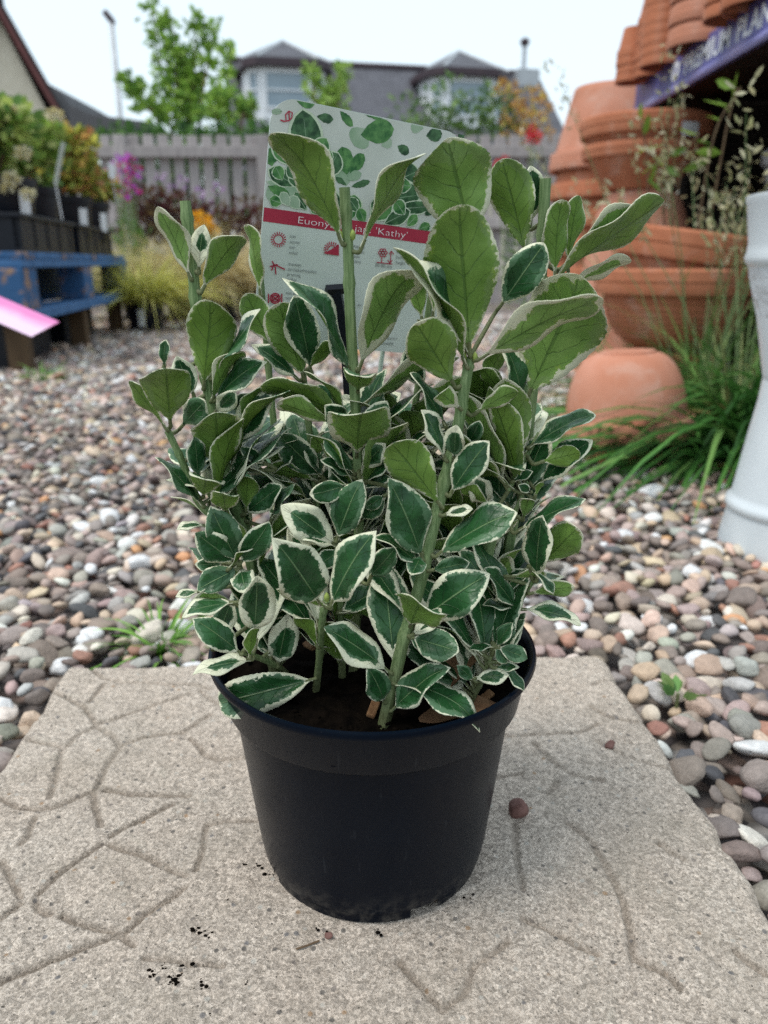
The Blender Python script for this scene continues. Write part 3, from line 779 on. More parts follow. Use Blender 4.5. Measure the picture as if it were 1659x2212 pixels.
crop(600, 1800, .633, [    # low front
    (162, 178, -45, 20, 115, 'T', -6.0), (212, 208, -60, 262, 92, 'T', -6.4), (208, 195, 222, 55, 62, 'U', -6.6), (500, 300, 58, 415, 215, 'T', -6.9, -.6, {'fold': .8, 'bend': .03, 'b': .42, 'a': .7}), (338, 232, 385, 5, 135, 'T', -5.4),
    (520, 145, 425, 0, 62, 'U', -6.0), (848, 262, 552, 60, 140, 'T', -7.0), (885, 325, 1288, 515, 95, 'T', -7.4, -1.2, {'bend': .13, 'a': .9}), (870, 440, 1110, 235, 150, 'T', -5.2), (830, 400, 760, 250, 110, 'T', -5.0),
    (1243, 300, 1170, 238, 58, 'T', -5.4), (1250, 296, 1408, 278, 72, 'T', -5.4), (1375, 240, 1480, 352, 52, 'T', -4.6), (1350, 245, 1455, 245, 45, 'T', -4.4), (60, 120, 120, -60, 90, 'T', -3.6), (700, 200, 640, 20, 120, 'T', -4.6), (1020, 60, 1080, -20, 80, 'T', -4.4)])
TR.append((738, 522, 602, 276, 74, 'U', -1.9, None, {}))      # pair on the central cut stem
for i, (bx, by, tx, ty, wp, side, db, dd, kw) in enumerate(TR):
    traced(bx, by, tx, ty, wp, side, db, dd, seed=100 + i, **kw)

# inner leaves that fill the bush behind the outer ones
HULL = [(470, 900), (560, 860), (640, 830), (760, 800), (900, 760), (1080, 780), (1180, 880), (1230, 1000), (1240, 1150), (1210, 1330), (1100, 1430), (960, 1500), (860, 1520), (700, 1500), (600, 1470), (500, 1420), (430, 1330), (420, 1200), (370, 1080), (345, 980), (380, 900)]
def inside(x, y):
    c = False; j = len(HULL) - 1
    for i in range(len(HULL)):
        (x1, y1), (x2, y2) = HULL[i], HULL[j]
        if (y1 > y) != (y2 > y) and x < (x2 - x1) * (y - y1) / (y2 - y1) + x1: c = not c
        j = i
    return c
made = 0; tries = 0
rf = np.random.default_rng(99)
while made < 270 and tries < 16000:
    tries += 1
    P = SP3[rf.integers(len(SP3))]
    if P[2] < SOIL_Z + .006 or P[1] < Y0 - (.026 if P[2] > SOIL_Z + .05 else .052): continue
    az = rf.uniform(0, 6.28); el = rf.uniform(.35, 1.25)
    d = np.array([math.cos(az) * math.cos(el), math.sin(az) * math.cos(el) + .15, math.sin(el)])
    d /= np.linalg.norm(d); L = rf.uniform(.036, .054)
    base = P + d * .004; tip = base + d * L
    q = proj(tip); q2 = proj((base + tip) / 2)
    if not (inside(*q) and inside(*q2)): continue
    if tip[1] < Y0 - (.032 if tip[2] > SOIL_Z + .05 else .044): continue
    nt = np.array([-math.cos(az), -math.sin(az), .6]) + rf.normal(0, .25, 3)
    make_leaf(base, tip, L * rf.uniform(.36, .47), nt, P, bend=rf.uniform(.02, .08), fold=rf.uniform(.15, .35), a=rf.uniform(.9, 1.1), b=rf.uniform(.7, .95), twist=rf.uniform(-.4, .4), seed=5000 + made)
    made += 1
# buds at the nodes that show
M['bud'] = simple('leaf_bud', (.30, .38, .08), (.20, .28, .06), 400, .6)
for (x, y, Yd) in [(728, 520, -1.9), (762, 518, -1.9), (690, 478, -1.4), (560, 702, -1.4), (700, 1300, -6.2), (1002, 1200, -5.0)]:
    pass
def bud(x, y):
    i = int(np.argmin(np.hypot(SPX[:, 0] - x, SPX[:, 1] - y)))
    p = at(x, y, SP3[i, 1] - .002)
    MB().lathe([(0, -.002), (.0011, -.001), (.0013, .0006), (.0008, .002), (0, .0029)], 8).build('bud', M['bud'], shrub, tuple(p - SB), smooth=True)
for q in [(735, 512), (762, 510), (418, 690), (434, 702), (706, 1292), (984, 1000), (1002, 772), (1026, 774), (1165, 608)]: bud(*q)

# ================================================================== things lying in and around the pot
M['deadleaf'] = simple('dry_leaf', (.16, .085, .045), (.26, .15, .08), 90, .8, .2, .4, 300, .0008)
M['bark_chip'] = simple('bark_chip', (.17, .085, .04), (.28, .16, .08), 150, .85, .2, .6, 300, .001)
def dryleaf(pts, w, label, curl=.5):
    P = [np.array(on(x, y, SOIL_Z + z)) for x, y, z in pts]
    Q = bez(P, 6); n = len(Q); V = []
    up = np.array([0, -.35, .9])
    for i, p in enumerate(Q):
        s = i / (n - 1); d = Q[min(i + 1, n - 1)] - Q[max(i - 1, 0)]; d /= np.linalg.norm(d)
        sd = np.cross(d, up); sd /= np.linalg.norm(sd); hw_ = w / 2 * (math.sin(math.pi * min(1, s * .96 + .03)) ** .7)
        for v in (-1, -.5, 0, .5, 1):
            V.append(p + sd * v * hw_ + up * hw_ * curl * v * v + up * .001 * math.sin(9 * s + 3 * v))
    V = np.array(V); o0 = V.mean(0); V2 = V - up * .0004
    f = [(i * 5 + k, i * 5 + k + 1, (i + 1) * 5 + k + 1, (i + 1) * 5 + k) for i in range(n - 1) for k in range(4)]
    F = np.array(f + [tuple(q + len(V) for q in reversed(x)) for x in f])
    o = link('dry_leaf', mesh_from('dry_leaf', np.vstack([V, V2]) - o0, F, M['deadleaf']), None, tuple(o0))
    tag(o, label, 'dead leaf')
dryleaf([(905, 1555, .001), (960, 1540, .004), (1030, 1525, .003), (1080, 1525, .001)], .012, 'long brown curled dead leaf lying flat on the soil at the pot rim', .4)
dryleaf([(935, 1500, .001), (975, 1452, .014), (1000, 1420, .022), (1012, 1400, .022)], .018, 'upright brown dead leaf leaning between the stems on the soil', .6)
def chip(x, y, z, L, a, w_=.003, label='', plane=SOIL_Z):
    p = on(x, y, plane + z)
    mb = MB().box((-L / 2, -w_, -.0013), (L / 2, w_, .0013), None, .0008)
    o = mb.build('bark_chip', M['bark_chip'], None, tuple(p), rot=(.3, -.25, a)); tag(o, label, 'bark chip')
chip(806, 1532, .001, .010, 1.3, .0022, 'short ragged bark chip on bare soil beside the front stem')
chip(1042, 1512, .002, .014, .7, .0022, 'orange-brown bark chip at the right-hand edge of the soil')
chip(668, 1395, .012, .013, -1.1, .0016, 'thin pale bark sliver stuck upright beside the short front stem')
# stones and crumbs on the slab
M['redstone'] = simple('red_brown_stone', (.115, .055, .045), (.19, .10, .085), 160, .7, .3, .5, 400, .0008)
def stone(x, y, r, label, sx=1.0, seed=1):
    p = on(x, y, 0.0); sh, F = pebble_shapes(3, 1, seed)
    o = link('loose_stone', mesh_from('loose_stone', sh[0] * np.array([r * sx, r * .95, r * 1.55]), F, M['redstone']), None, (p[0], p[1], r * .62))
    tag(o, label, 'stone')
stone(1116, 1760, .0062, 'larger lumpy red-brown stone on the slab beside the pot', 1.15, 61)
stone(1316, 1614, .0042, 'smaller round red-brown stone on the slab near the gravel edge', 1.0, 63)
stone(712, 2024, .0020, 'tiny reddish grit grain on the slab just before the pot', 1.2, 64)
def soilspill(spots, label):
    C_ = []; rr2 = []
    for x, y, s_, k in spots:
        p = on(x, y, .0004)
        for _ in range(k):
            C_.append((p[0] + random.gauss(0, s_), p[1] + random.gauss(0, s_ * .6), .0002)); rr2.append(random.choice([.0004, .0006, .0009, .0012, .0017]))
    C_ = np.array(C_); c0 = C_.mean(0)
    o = crumbs('spilt_soil', C_ - c0, rr2, M['soil'], None, 45); o.location = c0; tag(o, label, 'soil', kind='stuff')
soilspill([(345, 2100, .003, 12), (380, 2115, .0045, 24), (415, 2130, .0045, 24), (350, 2080, .001, 4), (425, 2010, .002, 10), (450, 2020, .002, 6), (390, 2085, .001, 3)], 'patch of dark soil crumbs spilt on the slab at its front')
soilspill([(535, 2120, .001, 4), (458, 2190, .0012, 5), (490, 1945, .001, 4), (590, 1885, .002, 6), (1010, 1935, .0015, 4), (820, 2015, .001, 3), (690, 2010, .003, 6), (560, 1870, .002, 6)], 'scattered soil specks around the foot of the pot')
tw = [on(x, y, .0008) for x, y in [(640, 2050), (662, 2043), (690, 2032)]]
tag(MB().tube(np.array(tw) - tw[0], .0005, 6).build('twig', M['bark'], None, tuple(tw[0])), 'thin dry twig lying on the slab before the pot', 'twig')

# ================================================================== the plant label
TL, TRc = at(588, 204, .398), at(1008, 291, .4385)
u_ = TRc - TL; CW = np.linalg.norm(u_); u_ /= CW
bl0 = at(556, 712, .405); v_ = bl0 - TL; v_ -= u_ * (v_ @ u_); CHt = np.linalg.norm(v_); v_ /= CHt
CHt *= 1.06
nrm = np.cross(u_, v_)
if nrm @ (np.array([0, 0, CAM_H]) - TL) < 0: nrm = -nrm
card = thing('plant_label', 'large printed plant care card with red band standing behind the shrub', 'plant label', tuple(TL))
def onc(x, y):
    """photo px of the label crop -> coordinates on the card (metres right, metres down)"""
    r = ray((700 + x * .4219) * SRC, (250 + y * .4219) * SRC); o = np.array([0, 0, CAM_H])
    s = ((TL - o) @ nrm) / (r @ nrm); q = o + r * s - TL
    return q @ u_, q @ v_
def c3(a, b, h=0.0): return u_ * a + v_ * b + nrm * h
def flat(name, P, h, mat, parent=card):
    P = [tuple(c3(a, b, h)) for a, b in P]
    me = bpy.data.meshes.new(name); me.from_pydata(P, [], [tuple(range(len(P)))]); me.materials.append(mat); me.update()
    return link(name, me, parent)
def print_mat(name, c1, c2, scale=60): return simple(name, c1, c2, scale, .35, .4)
M['card'] = print_mat('card_print_pale', (.50, .56, .50), (.56, .61, .56), 45)
M['card_photo'] = print_mat('card_photo_ground', (.47, .50, .44), (.56, .59, .54), 30)
M['card_red'] = print_mat('card_red', (.34, .022, .05), (.38, .03, .06))
M['card_white'] = print_mat('card_white', (.78, .72, .72), (.8, .75, .74))
M['card_grey'] = print_mat('card_grey_ink', (.16, .18, .17), (.2, .22, .21))
M['card_g1'] = print_mat('card_green_dark', (.008, .045, .016), (.07, .17, .07), 260)
M['card_g2'] = print_mat('card_green_mid', (.02, .11, .028), (.11, .27, .08), 260)
M['card_g3'] = print_mat('card_green_pale', (.22, .34, .21), (.32, .42, .30), 90)
M['card_g4'] = print_mat('card_leaf_edge', (.45, .54, .38), (.52, .6, .46), 90)
rc = .012
def rounded(w_, h_, r_, m=8):
    P = []
    for cx, cy, a0 in ((w_ - r_, r_, -90), (w_ - r_, h_ - r_, 0), (r_, h_ - r_, 90), (r_, r_, 180)):
        for k in range(m + 1):
            a = R(a0 + 90 * k / m); P.append((cx + r_ * math.cos(a), cy + r_ * math.sin(a)))
    return P
RP = rounded(CW, CHt, rc); k = len(RP)
Vc = [tuple(c3(a, b, 0)) for a, b in RP] + [tuple(c3(a, b, -.0005)) for a, b in RP]
mb = MB().add(Vc, [(i, (i + 1) % k, k + (i + 1) % k, k + i) for i in range(k)], ngons=[tuple(range(k)), tuple(range(2 * k - 1, k - 1, -1))])
mb.build('card', M['card'], card)
# photo area (upper part) and red band
bl, br_ = onc(185, 842), onc(1330, 1020)
band_t = (bl[1] + br_[1]) / 2; bl2 = onc(182, 940); band_b = band_t + (bl2[1] - bl[1])
EPS = .0004
ph = [(EPS, band_t)] + [(min(max(a, EPS), CW - EPS), max(b, EPS)) for a, b in RP[27:36] + RP[0:9]] + [(CW - EPS, band_t)]
PHOTO = flat('photo_print', ph, .00008, M['card_photo'])
BAND = flat('red_band', [(EPS, band_t), (CW - EPS, band_t), (CW - EPS, band_b), (EPS, band_b)], .00010, M['card_red'])
hcount = [0]
def pleaf(x0, y0, x1, y1, wpx, tone, outline=True):
    a0, a1 = np.array(onc(x0, y0)), np.array(onc(x1, y1)); d = a1 - a0; L = np.linalg.norm(d); d /= L; s_ = np.array([-d[1], d[0]])
    Wd = 1.35 * abs(np.array(onc(x0 + wpx, y0))[0] - a0[0]); hcount[0] += 1; h = .00014 + hcount[0] * .000006
    def ring(sc_):
        P = []
        for sg_ in (1, -1):
            ts = np.linspace(0, 1, 13)
            for q in (ts if sg_ > 0 else ts[::-1]):
                hw_ = Wd / 2 * sc_ * (q ** 1.0 * (1 - q) ** .72) / .35 + random.uniform(-1, 1) * .0002
                p = a0 + d * (L * (.5 + (q - .5) * (.5 + .5 * sc_))) + s_ * sg_ * hw_
                P.append((min(max(p[0], EPS), CW - EPS), min(max(p[1], EPS), band_t - .0002)))
        return P
    if outline: flat('printed_leaf', ring(1.0), h, M['card_g4'], PHOTO)
    flat('printed_leaf', ring(.86 if outline else 1.0), h + .000003, M[tone], PHOTO)
    if outline:
        m0, m1 = a0 + d * L * .06, a0 + d * L * .85; q_ = s_ * .00016
        flat('printed_vein', [(min(max(x_[0], EPS), CW - EPS), min(x_[1], band_t - .0002)) for x_ in (m0 + q_, m1 + q_ * .4, m1 - q_ * .4, m0 - q_)], h + .0000045, M['card_g3'], PHOTO)
for e in [(745, 700, 700, 470, 160, 'card_g3', False), (880, 300, 800, 420, 130, 'card_g3', False), (1280, 300, 1200, 250, 90, 'card_g3', False), (990, 420, 1060, 380, 60, 'card_g3', False), (300, 780, 200, 700, 120, 'card_g3', False),
          (1100, 420, 1180, 470, 50, 'card_g1', False), (540, 215, 655, 238, 50, 'card_g1', False), (700, 180, 790, 285, 45, 'card_g2', False), (400, 105, 525, 125, 65, 'card_g2', False), (870, 200, 1030, 195, 55, 'card_g2', False), (205, 185, 300, 180, 30, 'card_g3', False),
          (845, 345, 1075, 300, 120, 'card_g2', False), (1300, 350, 1410, 335, 70, 'card_g1', False), (1470, 320, 1525, 270, 70, 'card_g2', False), (1530, 380, 1550, 330, 40, 'card_g1', False),
          (750, 620, 715, 425, 100, 'card_g2', False), (770, 610, 865, 475, 70, 'card_g2', False), (745, 650, 850, 610, 50, 'card_g3', False), (780, 705, 910, 665, 35, 'card_g1', False), (745, 690, 670, 640, 30, 'card_g1', False),
          (200, 545, 255, 440, 80, 'card_g2', False), (230, 560, 200, 440, 80, 'card_g2', False), (190, 665, 420, 760, 90, 'card_g3', True), (200, 700, 350, 770, 60, 'card_g2', False),
          (500, 650, 440, 155, 200, 'card_g1', True), (400, 560, 235, 365, 130, 'card_g2', True), (505, 540, 610, 365, 110, 'card_g2', True), (590, 640, 690, 465, 130, 'card_g1', True),
          (400, 700, 200, 580, 100, 'card_g1', True), (480, 700, 340, 600, 100, 'card_g1', True), (560, 700, 460, 660, 90, 'card_g1', True), (520, 800, 420, 700, 110, 'card_g1', True), (470, 870, 385, 740, 70, 'card_g1', True), (590, 870, 490, 830, 80, 'card_g2', True),
          (420, 860, 350, 770, 70, 'card_g3', True), (700, 960, 600, 700, 120, 'card_g1', True), (780, 930, 800, 755, 110, 'card_g2', True), (830, 880, 760, 780, 70, 'card_g1', True),
          (1100, 660, 1250, 590, 130, 'card_g1', True), (1040, 790, 1260, 760, 160, 'card_g1', True), (1080, 860, 1335, 840, 75, 'card_g1', True), (910, 940, 1055, 790, 130, 'card_g2', True), (1000, 965, 1190, 870, 90, 'card_g1', True), (1160, 980, 1240, 900, 60, 'card_g2', True), (1240, 1000, 1330, 975, 60, 'card_g2', True), (1290, 900, 1340, 860, 40, 'card_g1', False), (300, 660, 250, 560, 80, 'card_g2', True), (640, 760, 560, 640, 90, 'card_g1', True), (560, 800, 480, 700, 90, 'card_g2', True), (430, 640, 330, 560, 90, 'card_g1', True), (640, 560, 600, 440, 60, 'card_g2', True), (1200, 700, 1090, 690, 80, 'card_g2', True), (1150, 900, 1080, 800, 80, 'card_g2', True), (1330, 760, 1230, 700, 80, 'card_g1', True), (980, 900, 930, 790, 70, 'card_g1', True), (870, 960, 830, 850, 70, 'card_g2', True), (300, 820, 210, 790, 70, 'card_g2', True), (350, 840, 290, 740, 60, 'card_g3', True)]:
    pleaf(*e)
def text_mesh(body, size, mat, name='lettering', bold=0.0, shear=0.0, sx=1.0):
    cu = bpy.data.curves.new(name, 'FONT'); cu.body = body; cu.size = size; cu.offset = bold; cu.shear = shear; cu.resolution_u = 3
    o = bpy.data.objects.new(name, cu); COL.objects.link(o)
    dg = bpy.context.evaluated_depsgraph_get(); dg.update()
    me = bpy.data.meshes.new_from_object(o.evaluated_get(dg)); bpy.data.objects.remove(o)
    for v in me.vertices: v.co.x *= sx
    me.materials.clear(); me.materials.append(mat)
    return me
def ctext(body, x, y, hpx, mat, wpx=None, bold=0.0, parent=None):
    """text on the card with its baseline start at label-crop px"""
    a, b = onc(x, y); a2, b2 = onc(x, y - hpx); size = (b - b2) * 1.38
    me = text_mesh(body, size, mat, bold=bold)
    if wpx:
        xs = [v.co.x for v in me.vertices]; a3 = onc(x + wpx, y)[0]
        f = (a3 - a) / (max(xs) - min(xs))
        for v in me.vertices: v.co.x *= f
    o = link('lettering', me, parent or card)
    Mx = Matrix((tuple(u_), tuple(-v_), tuple(nrm))).transposed().to_4x4()
    Mx.translation = Vector(c3(a, b, .0006)); o.matrix_local = Mx
    return o
def stroke(P, wpx, mat, closed=False, name='icon'):
    """ribbon along label-crop px"""
    Q = [np.array(onc(*p)) for p in P]
    wd = abs(onc(P[0][0] + wpx, P[0][1])[0] - onc(*P[0])[0])
    V = []; n = len(Q)
    for i in range(n):
        a, b = (Q[(i - 1) % n], Q[(i + 1) % n]) if closed else (Q[max(i - 1, 0)], Q[min(i + 1, n - 1)])
        d = b - a; d /= np.linalg.norm(d) + 1e-9; s_ = np.array([-d[1], d[0]]) * wd / 2
        V += [tuple(c3(*(Q[i] + s_), .0006)), tuple(c3(*(Q[i] - s_), .0006))]
    m = n if closed else n - 1
    F = [(2 * i, 2 * i + 1, 2 * ((i + 1) % n) + 1, 2 * ((i + 1) % n)) for i in range(m)]
    return V, F
def icon(strokes, wpx, mat):
    V, F = [], []
    for P, cl in strokes:
        v, f = stroke(P, wpx, mat, cl); o = len(V); V += v; F += [tuple(i + o for i in q) for q in f]
    me = bpy.data.meshes.new('icon'); me.from_pydata(V, [], F); me.materials.append(mat); me.update(); link('icon', me, card)
def circ(cx, cy, r_, n=20, a0=0, a1=360): return [(cx + r_ * math.cos(R(a0 + (a1 - a0) * k / n)), cy + r_ * math.sin(R(a0 + (a1 - a0) * k / n))) for k in range(n + (0 if a1 - a0 == 360 else 1))]
RED, GRY, WHT = M['card_red'], M['card_grey'], M['card_white']
ctext("Euonymus jap. 'Kathy'", 400, 956, 52, WHT, 770, -.00008, BAND)
for i, s_ in enumerate(['zon', 'sonne', 'sun', 'soleil']): ctext(s_, 350 - i * 2, 1055 + i * 38, 24, GRY)
for i, s_ in enumerate(['schaduw', 'schatten', 'shade', 'ombre']): ctext(s_, 772 - i * 2, 1122 + i * 35, 24, GRY)
for i, s_ in enumerate(['snoeien', 'zurückschneiden', 'pruning', 'tailler']): ctext(s_, 338 - i * 3, 1248 + i * 36, 24, GRY)
for i, s_ in enumerate(['niet eten', 'nicht essen']): ctext(s_, 322 - i * 2, 1448 + i * 35, 22, GRY)
for i, s_ in enumerate(['hoogte', 'höhe', 'height']): ctext(s_, 1090 - i * 3, 1165 + i * 36, 24, GRY)
ctext('30-50 cm', 940, 1256, 26, GRY)
ctext('– en', 800, 1530, 22, GRY)
ctext('ROESOTT', 1000, 1762, 18, GRY); ctext('loramedia', 950, 1795, 24, GRY)
icon([(circ(272, 1070, 33), True)] + [([(272 + 40 * math.cos(R(a)), 1070 + 40 * math.sin(R(a))), (272 + 54 * math.cos(R(a)), 1070 + 54 * math.sin(R(a)))], False) for a in range(0, 360, 20)], 7, RED)
icon([(circ(642, 1140, 28, 12, 170, 330), False)] + [([(642 + 36 * math.cos(R(a)), 1140 + 36 * math.sin(R(a))), (642 + 56 * math.cos(R(a)), 1140 + 56 * math.sin(R(a)))], False) for a in range(160, 340, 18)], 7, RED)
flat('icon', [onc(588, 1168), onc(692, 1105), onc(692, 1182), onc(588, 1168)][:3], .0006, RED)
icon([([(228, 1220), (250, 1260), (255, 1312)], False), ([(212, 1258), (255, 1248), (318, 1278)], False), ([(225, 1285), (240, 1245), (268, 1245)], False)], 9, RED)
icon([(circ(250, 1478, 34), True), (circ(250, 1478, 22), True), ([(222, 1456), (278, 1500)], False), ([(222, 1500), (278, 1456)], False), ([(204, 1445), (204, 1510)], False), ([(296, 1445), (296, 1510)], False)], 9, RED)
icon([(circ(997, 1162, 10), True)] + [(circ(997 + 20 * math.cos(R(a)), 1162 + 20 * math.sin(R(a)), 10), True) for a in range(0, 360, 60)] + [([(990, 1190), (988, 1228)], False), ([(953, 1228), (1062, 1240)], False), ([(1055, 1150), (1047, 1235)], False), ([(1040, 1172), (1055, 1150), (1072, 1172)], False), ([(1030, 1212), (1047, 1235), (1062, 1212)], False)], 6, RED)
icon([([(960, 1370), (930, 1345)], False), ([(958, 1380), (930, 1395)], False), ([(962, 1366), (955, 1338)], False), ([(935, 1370), (975, 1372)], False)], 8, RED)
icon([([(285, 240), (310, 250), (345, 245), (365, 225), (368, 190), (345, 180), (322, 205), (325, 240)], False), ([(345, 185), (348, 235)], False)], 9, RED)
# rod and black peg that carry the card
M['rod'] = simple('pale_green_rod', (.30, .38, .30), (.36, .44, .36), 90, .5)
pa = TL + c3(*onc(1045, 1600), -.0022); pb2 = pa.copy(); pb2 = pa + v_ * .035; pe = np.array([pa[0] - .006, .425, SOIL_Z - .01])
MB().tube([Vector(pa - TL), Vector(pb2 - TL), Vector(pe - TL)], .0013, 8).build('stake', M['rod'], card, smooth=True)
pk0, pk1, pk2 = c3(*onc(655, 1400), .004), c3(*onc(700, 1640), .004), c3(*onc(730, 1850), .004)
mbp = MB().tube([Vector(pk0), Vector(pk1), Vector(pk2), Vector(np.array([pk2[0] + .008, .43 - TL[1], SOIL_Z - .01 - TL[2]]))], .0036, 4)
mbp.build('peg', M['blackplastic'], card)
h0, h1 = c3(*onc(585, 1412), .005), c3(*onc(728, 1402), .005)
MB().tube([Vector(h0), Vector(h1)], .0026, 4).build('peg_head', M['blackplastic'], card)

# ================================================================== SKYLINE: houses, lamp post, trees, fence
M['slate'] = None
def slate(name, c1, c2, sx=3.0):
    t = NT(name)
    br = t.n('TexBrick', {'Vector': t.n('TexCoord').outputs['Generated'], 'Color1': c1, 'Color2': c2, 'Mortar': tuple(x * .45 for x in c1), 'Scale': sx * 10, 'Mortar Size': .025, 'Brick Width': .25, 'Row Height': .28})
    n_ = t.rng(t.noise(2.2, 4), .3, .7, .85, 1.12)
    c = t.mix(1.0, br.outputs[0], t.n('CombineColor', {0: n_, 1: n_, 2: n_}).outputs[0], 'MULTIPLY')
    return t.finish(c, .7, .3, t.bump(br.outputs[1], -.5, .02))
M['slate'] = slate('grey_slate', (.095, .097, .115), (.125, .127, .145))
M['slate2'] = slate('dark_slate', (.06, .062, .068), (.08, .082, .09))
M['harl'] = simple('cream_render', (.60, .54, .43), (.66, .60, .49), 6, .9, .1, .3, 60, .01)
M['white_pvc'] = simple('white_pvc', (.74, .76, .78), (.70, .72, .74), 8, .4)
M['glass'] = simple('window_glass', (.20, .27, .32), (.27, .34, .39), 1.3, .12, .6)
M['fascia'] = simple('dark_fascia', (.035, .020, .028), (.05, .03, .036), 6, .5)
M['barge'] = simple('red_brown_board', (.10, .028, .026), (.14, .042, .038), 6, .6)
M['galv'] = simple('galvanised', (.36, .38, .40), (.44, .46, .48), 5, .5, .5, metal=.3)

RL, RRt = at(497, 131, 22.0), at(1162, 160, 23.6)
hd = RRt - RL; HL = math.hypot(hd[0], hd[1]); HA = math.atan2(hd[1], hd[0])
hz0 = RL[2]
house = thing('bungalow', 'grey slate roofed bungalow with two bay dormers behind the fence', 'house', (RL[0], RL[1], -.1), HA)
hr = hz0 + .1                                  # ridge height in house space
ev = hr - 3.0; dep = 3.4
def slab_quad(mb, a, b, c, d, th):
    a, b, c, d = map(Vector, (a, b, c, d)); n_ = (b - a).cross(d - a).normalized() * th
    V = [a, b, c, d, a - n_, b - n_, c - n_, d - n_]
    return mb.add([tuple(v) for v in V], [(0, 1, 2, 3), (7, 6, 5, 4), (0, 4, 5, 1), (1, 5, 6, 2), (2, 6, 7, 3), (3, 7, 4, 0)])
mb = MB(); slab_quad(mb, (-.35, -dep, ev), (HL + .2, -dep, ev), (HL, 0, hr), (0, 0, hr), .12)
slab_quad(mb, (HL + .2, dep, ev), (-.35, dep, ev), (0, 0, hr - .002), (HL, 0, hr - .002), .12)
rf_ = mb.build('roof', M['slate'], house)
MB().tube([(-.02, 0, hr + .02), (HL + .02, 0, hr + .02)], .09, 8).build('ridge', M['fascia'], rf_)
MB().box((-.1, -dep + .35, 0), (HL + .1, dep - .35, ev + .15)).build('wall', M['harl'], house)
mb = MB(); g1 = [(0, -dep + .4, ev + .1), (0, dep - .4, ev + .1), (0, 0, hr - .15)]; mb.add(g1 + [(HL, y, z) for _, y, z in g1], tris=[(0, 1, 2), (3, 5, 4)], quads=[(0, 3, 4, 1), (1, 4, 5, 2), (2, 5, 3, 0)]); mb.build('gable', M['slate2'], house)
fl = np.array(at(1137, 155, 23.3)); q = Matrix.Rotation(-HA, 3, 'Z') @ Vector(fl - np.array([RL[0], RL[1], -.1]))
fz = Matrix.Rotation(-HA, 3, 'Z') @ Vector(at(1137, 95, 23.3) - np.array([RL[0], RL[1], -.1]))
flue = MB().tube([(q.x, .0, q.z - .4), (q.x, .0, fz.z)], .06, 8).build('flue', M['galv'], house)
MB().lathe([(.0, .22), (.13, .14), (.13, .08), (.08, .0), (.0, 0)], 10, (q.x, 0, fz.z)).build('cowl', M['fascia'], flue)
MB().box((q.x - .3, -.4, hr - .35), (q.x + .3, .35, hr + .06)).build('flashing', M['galv'], house)
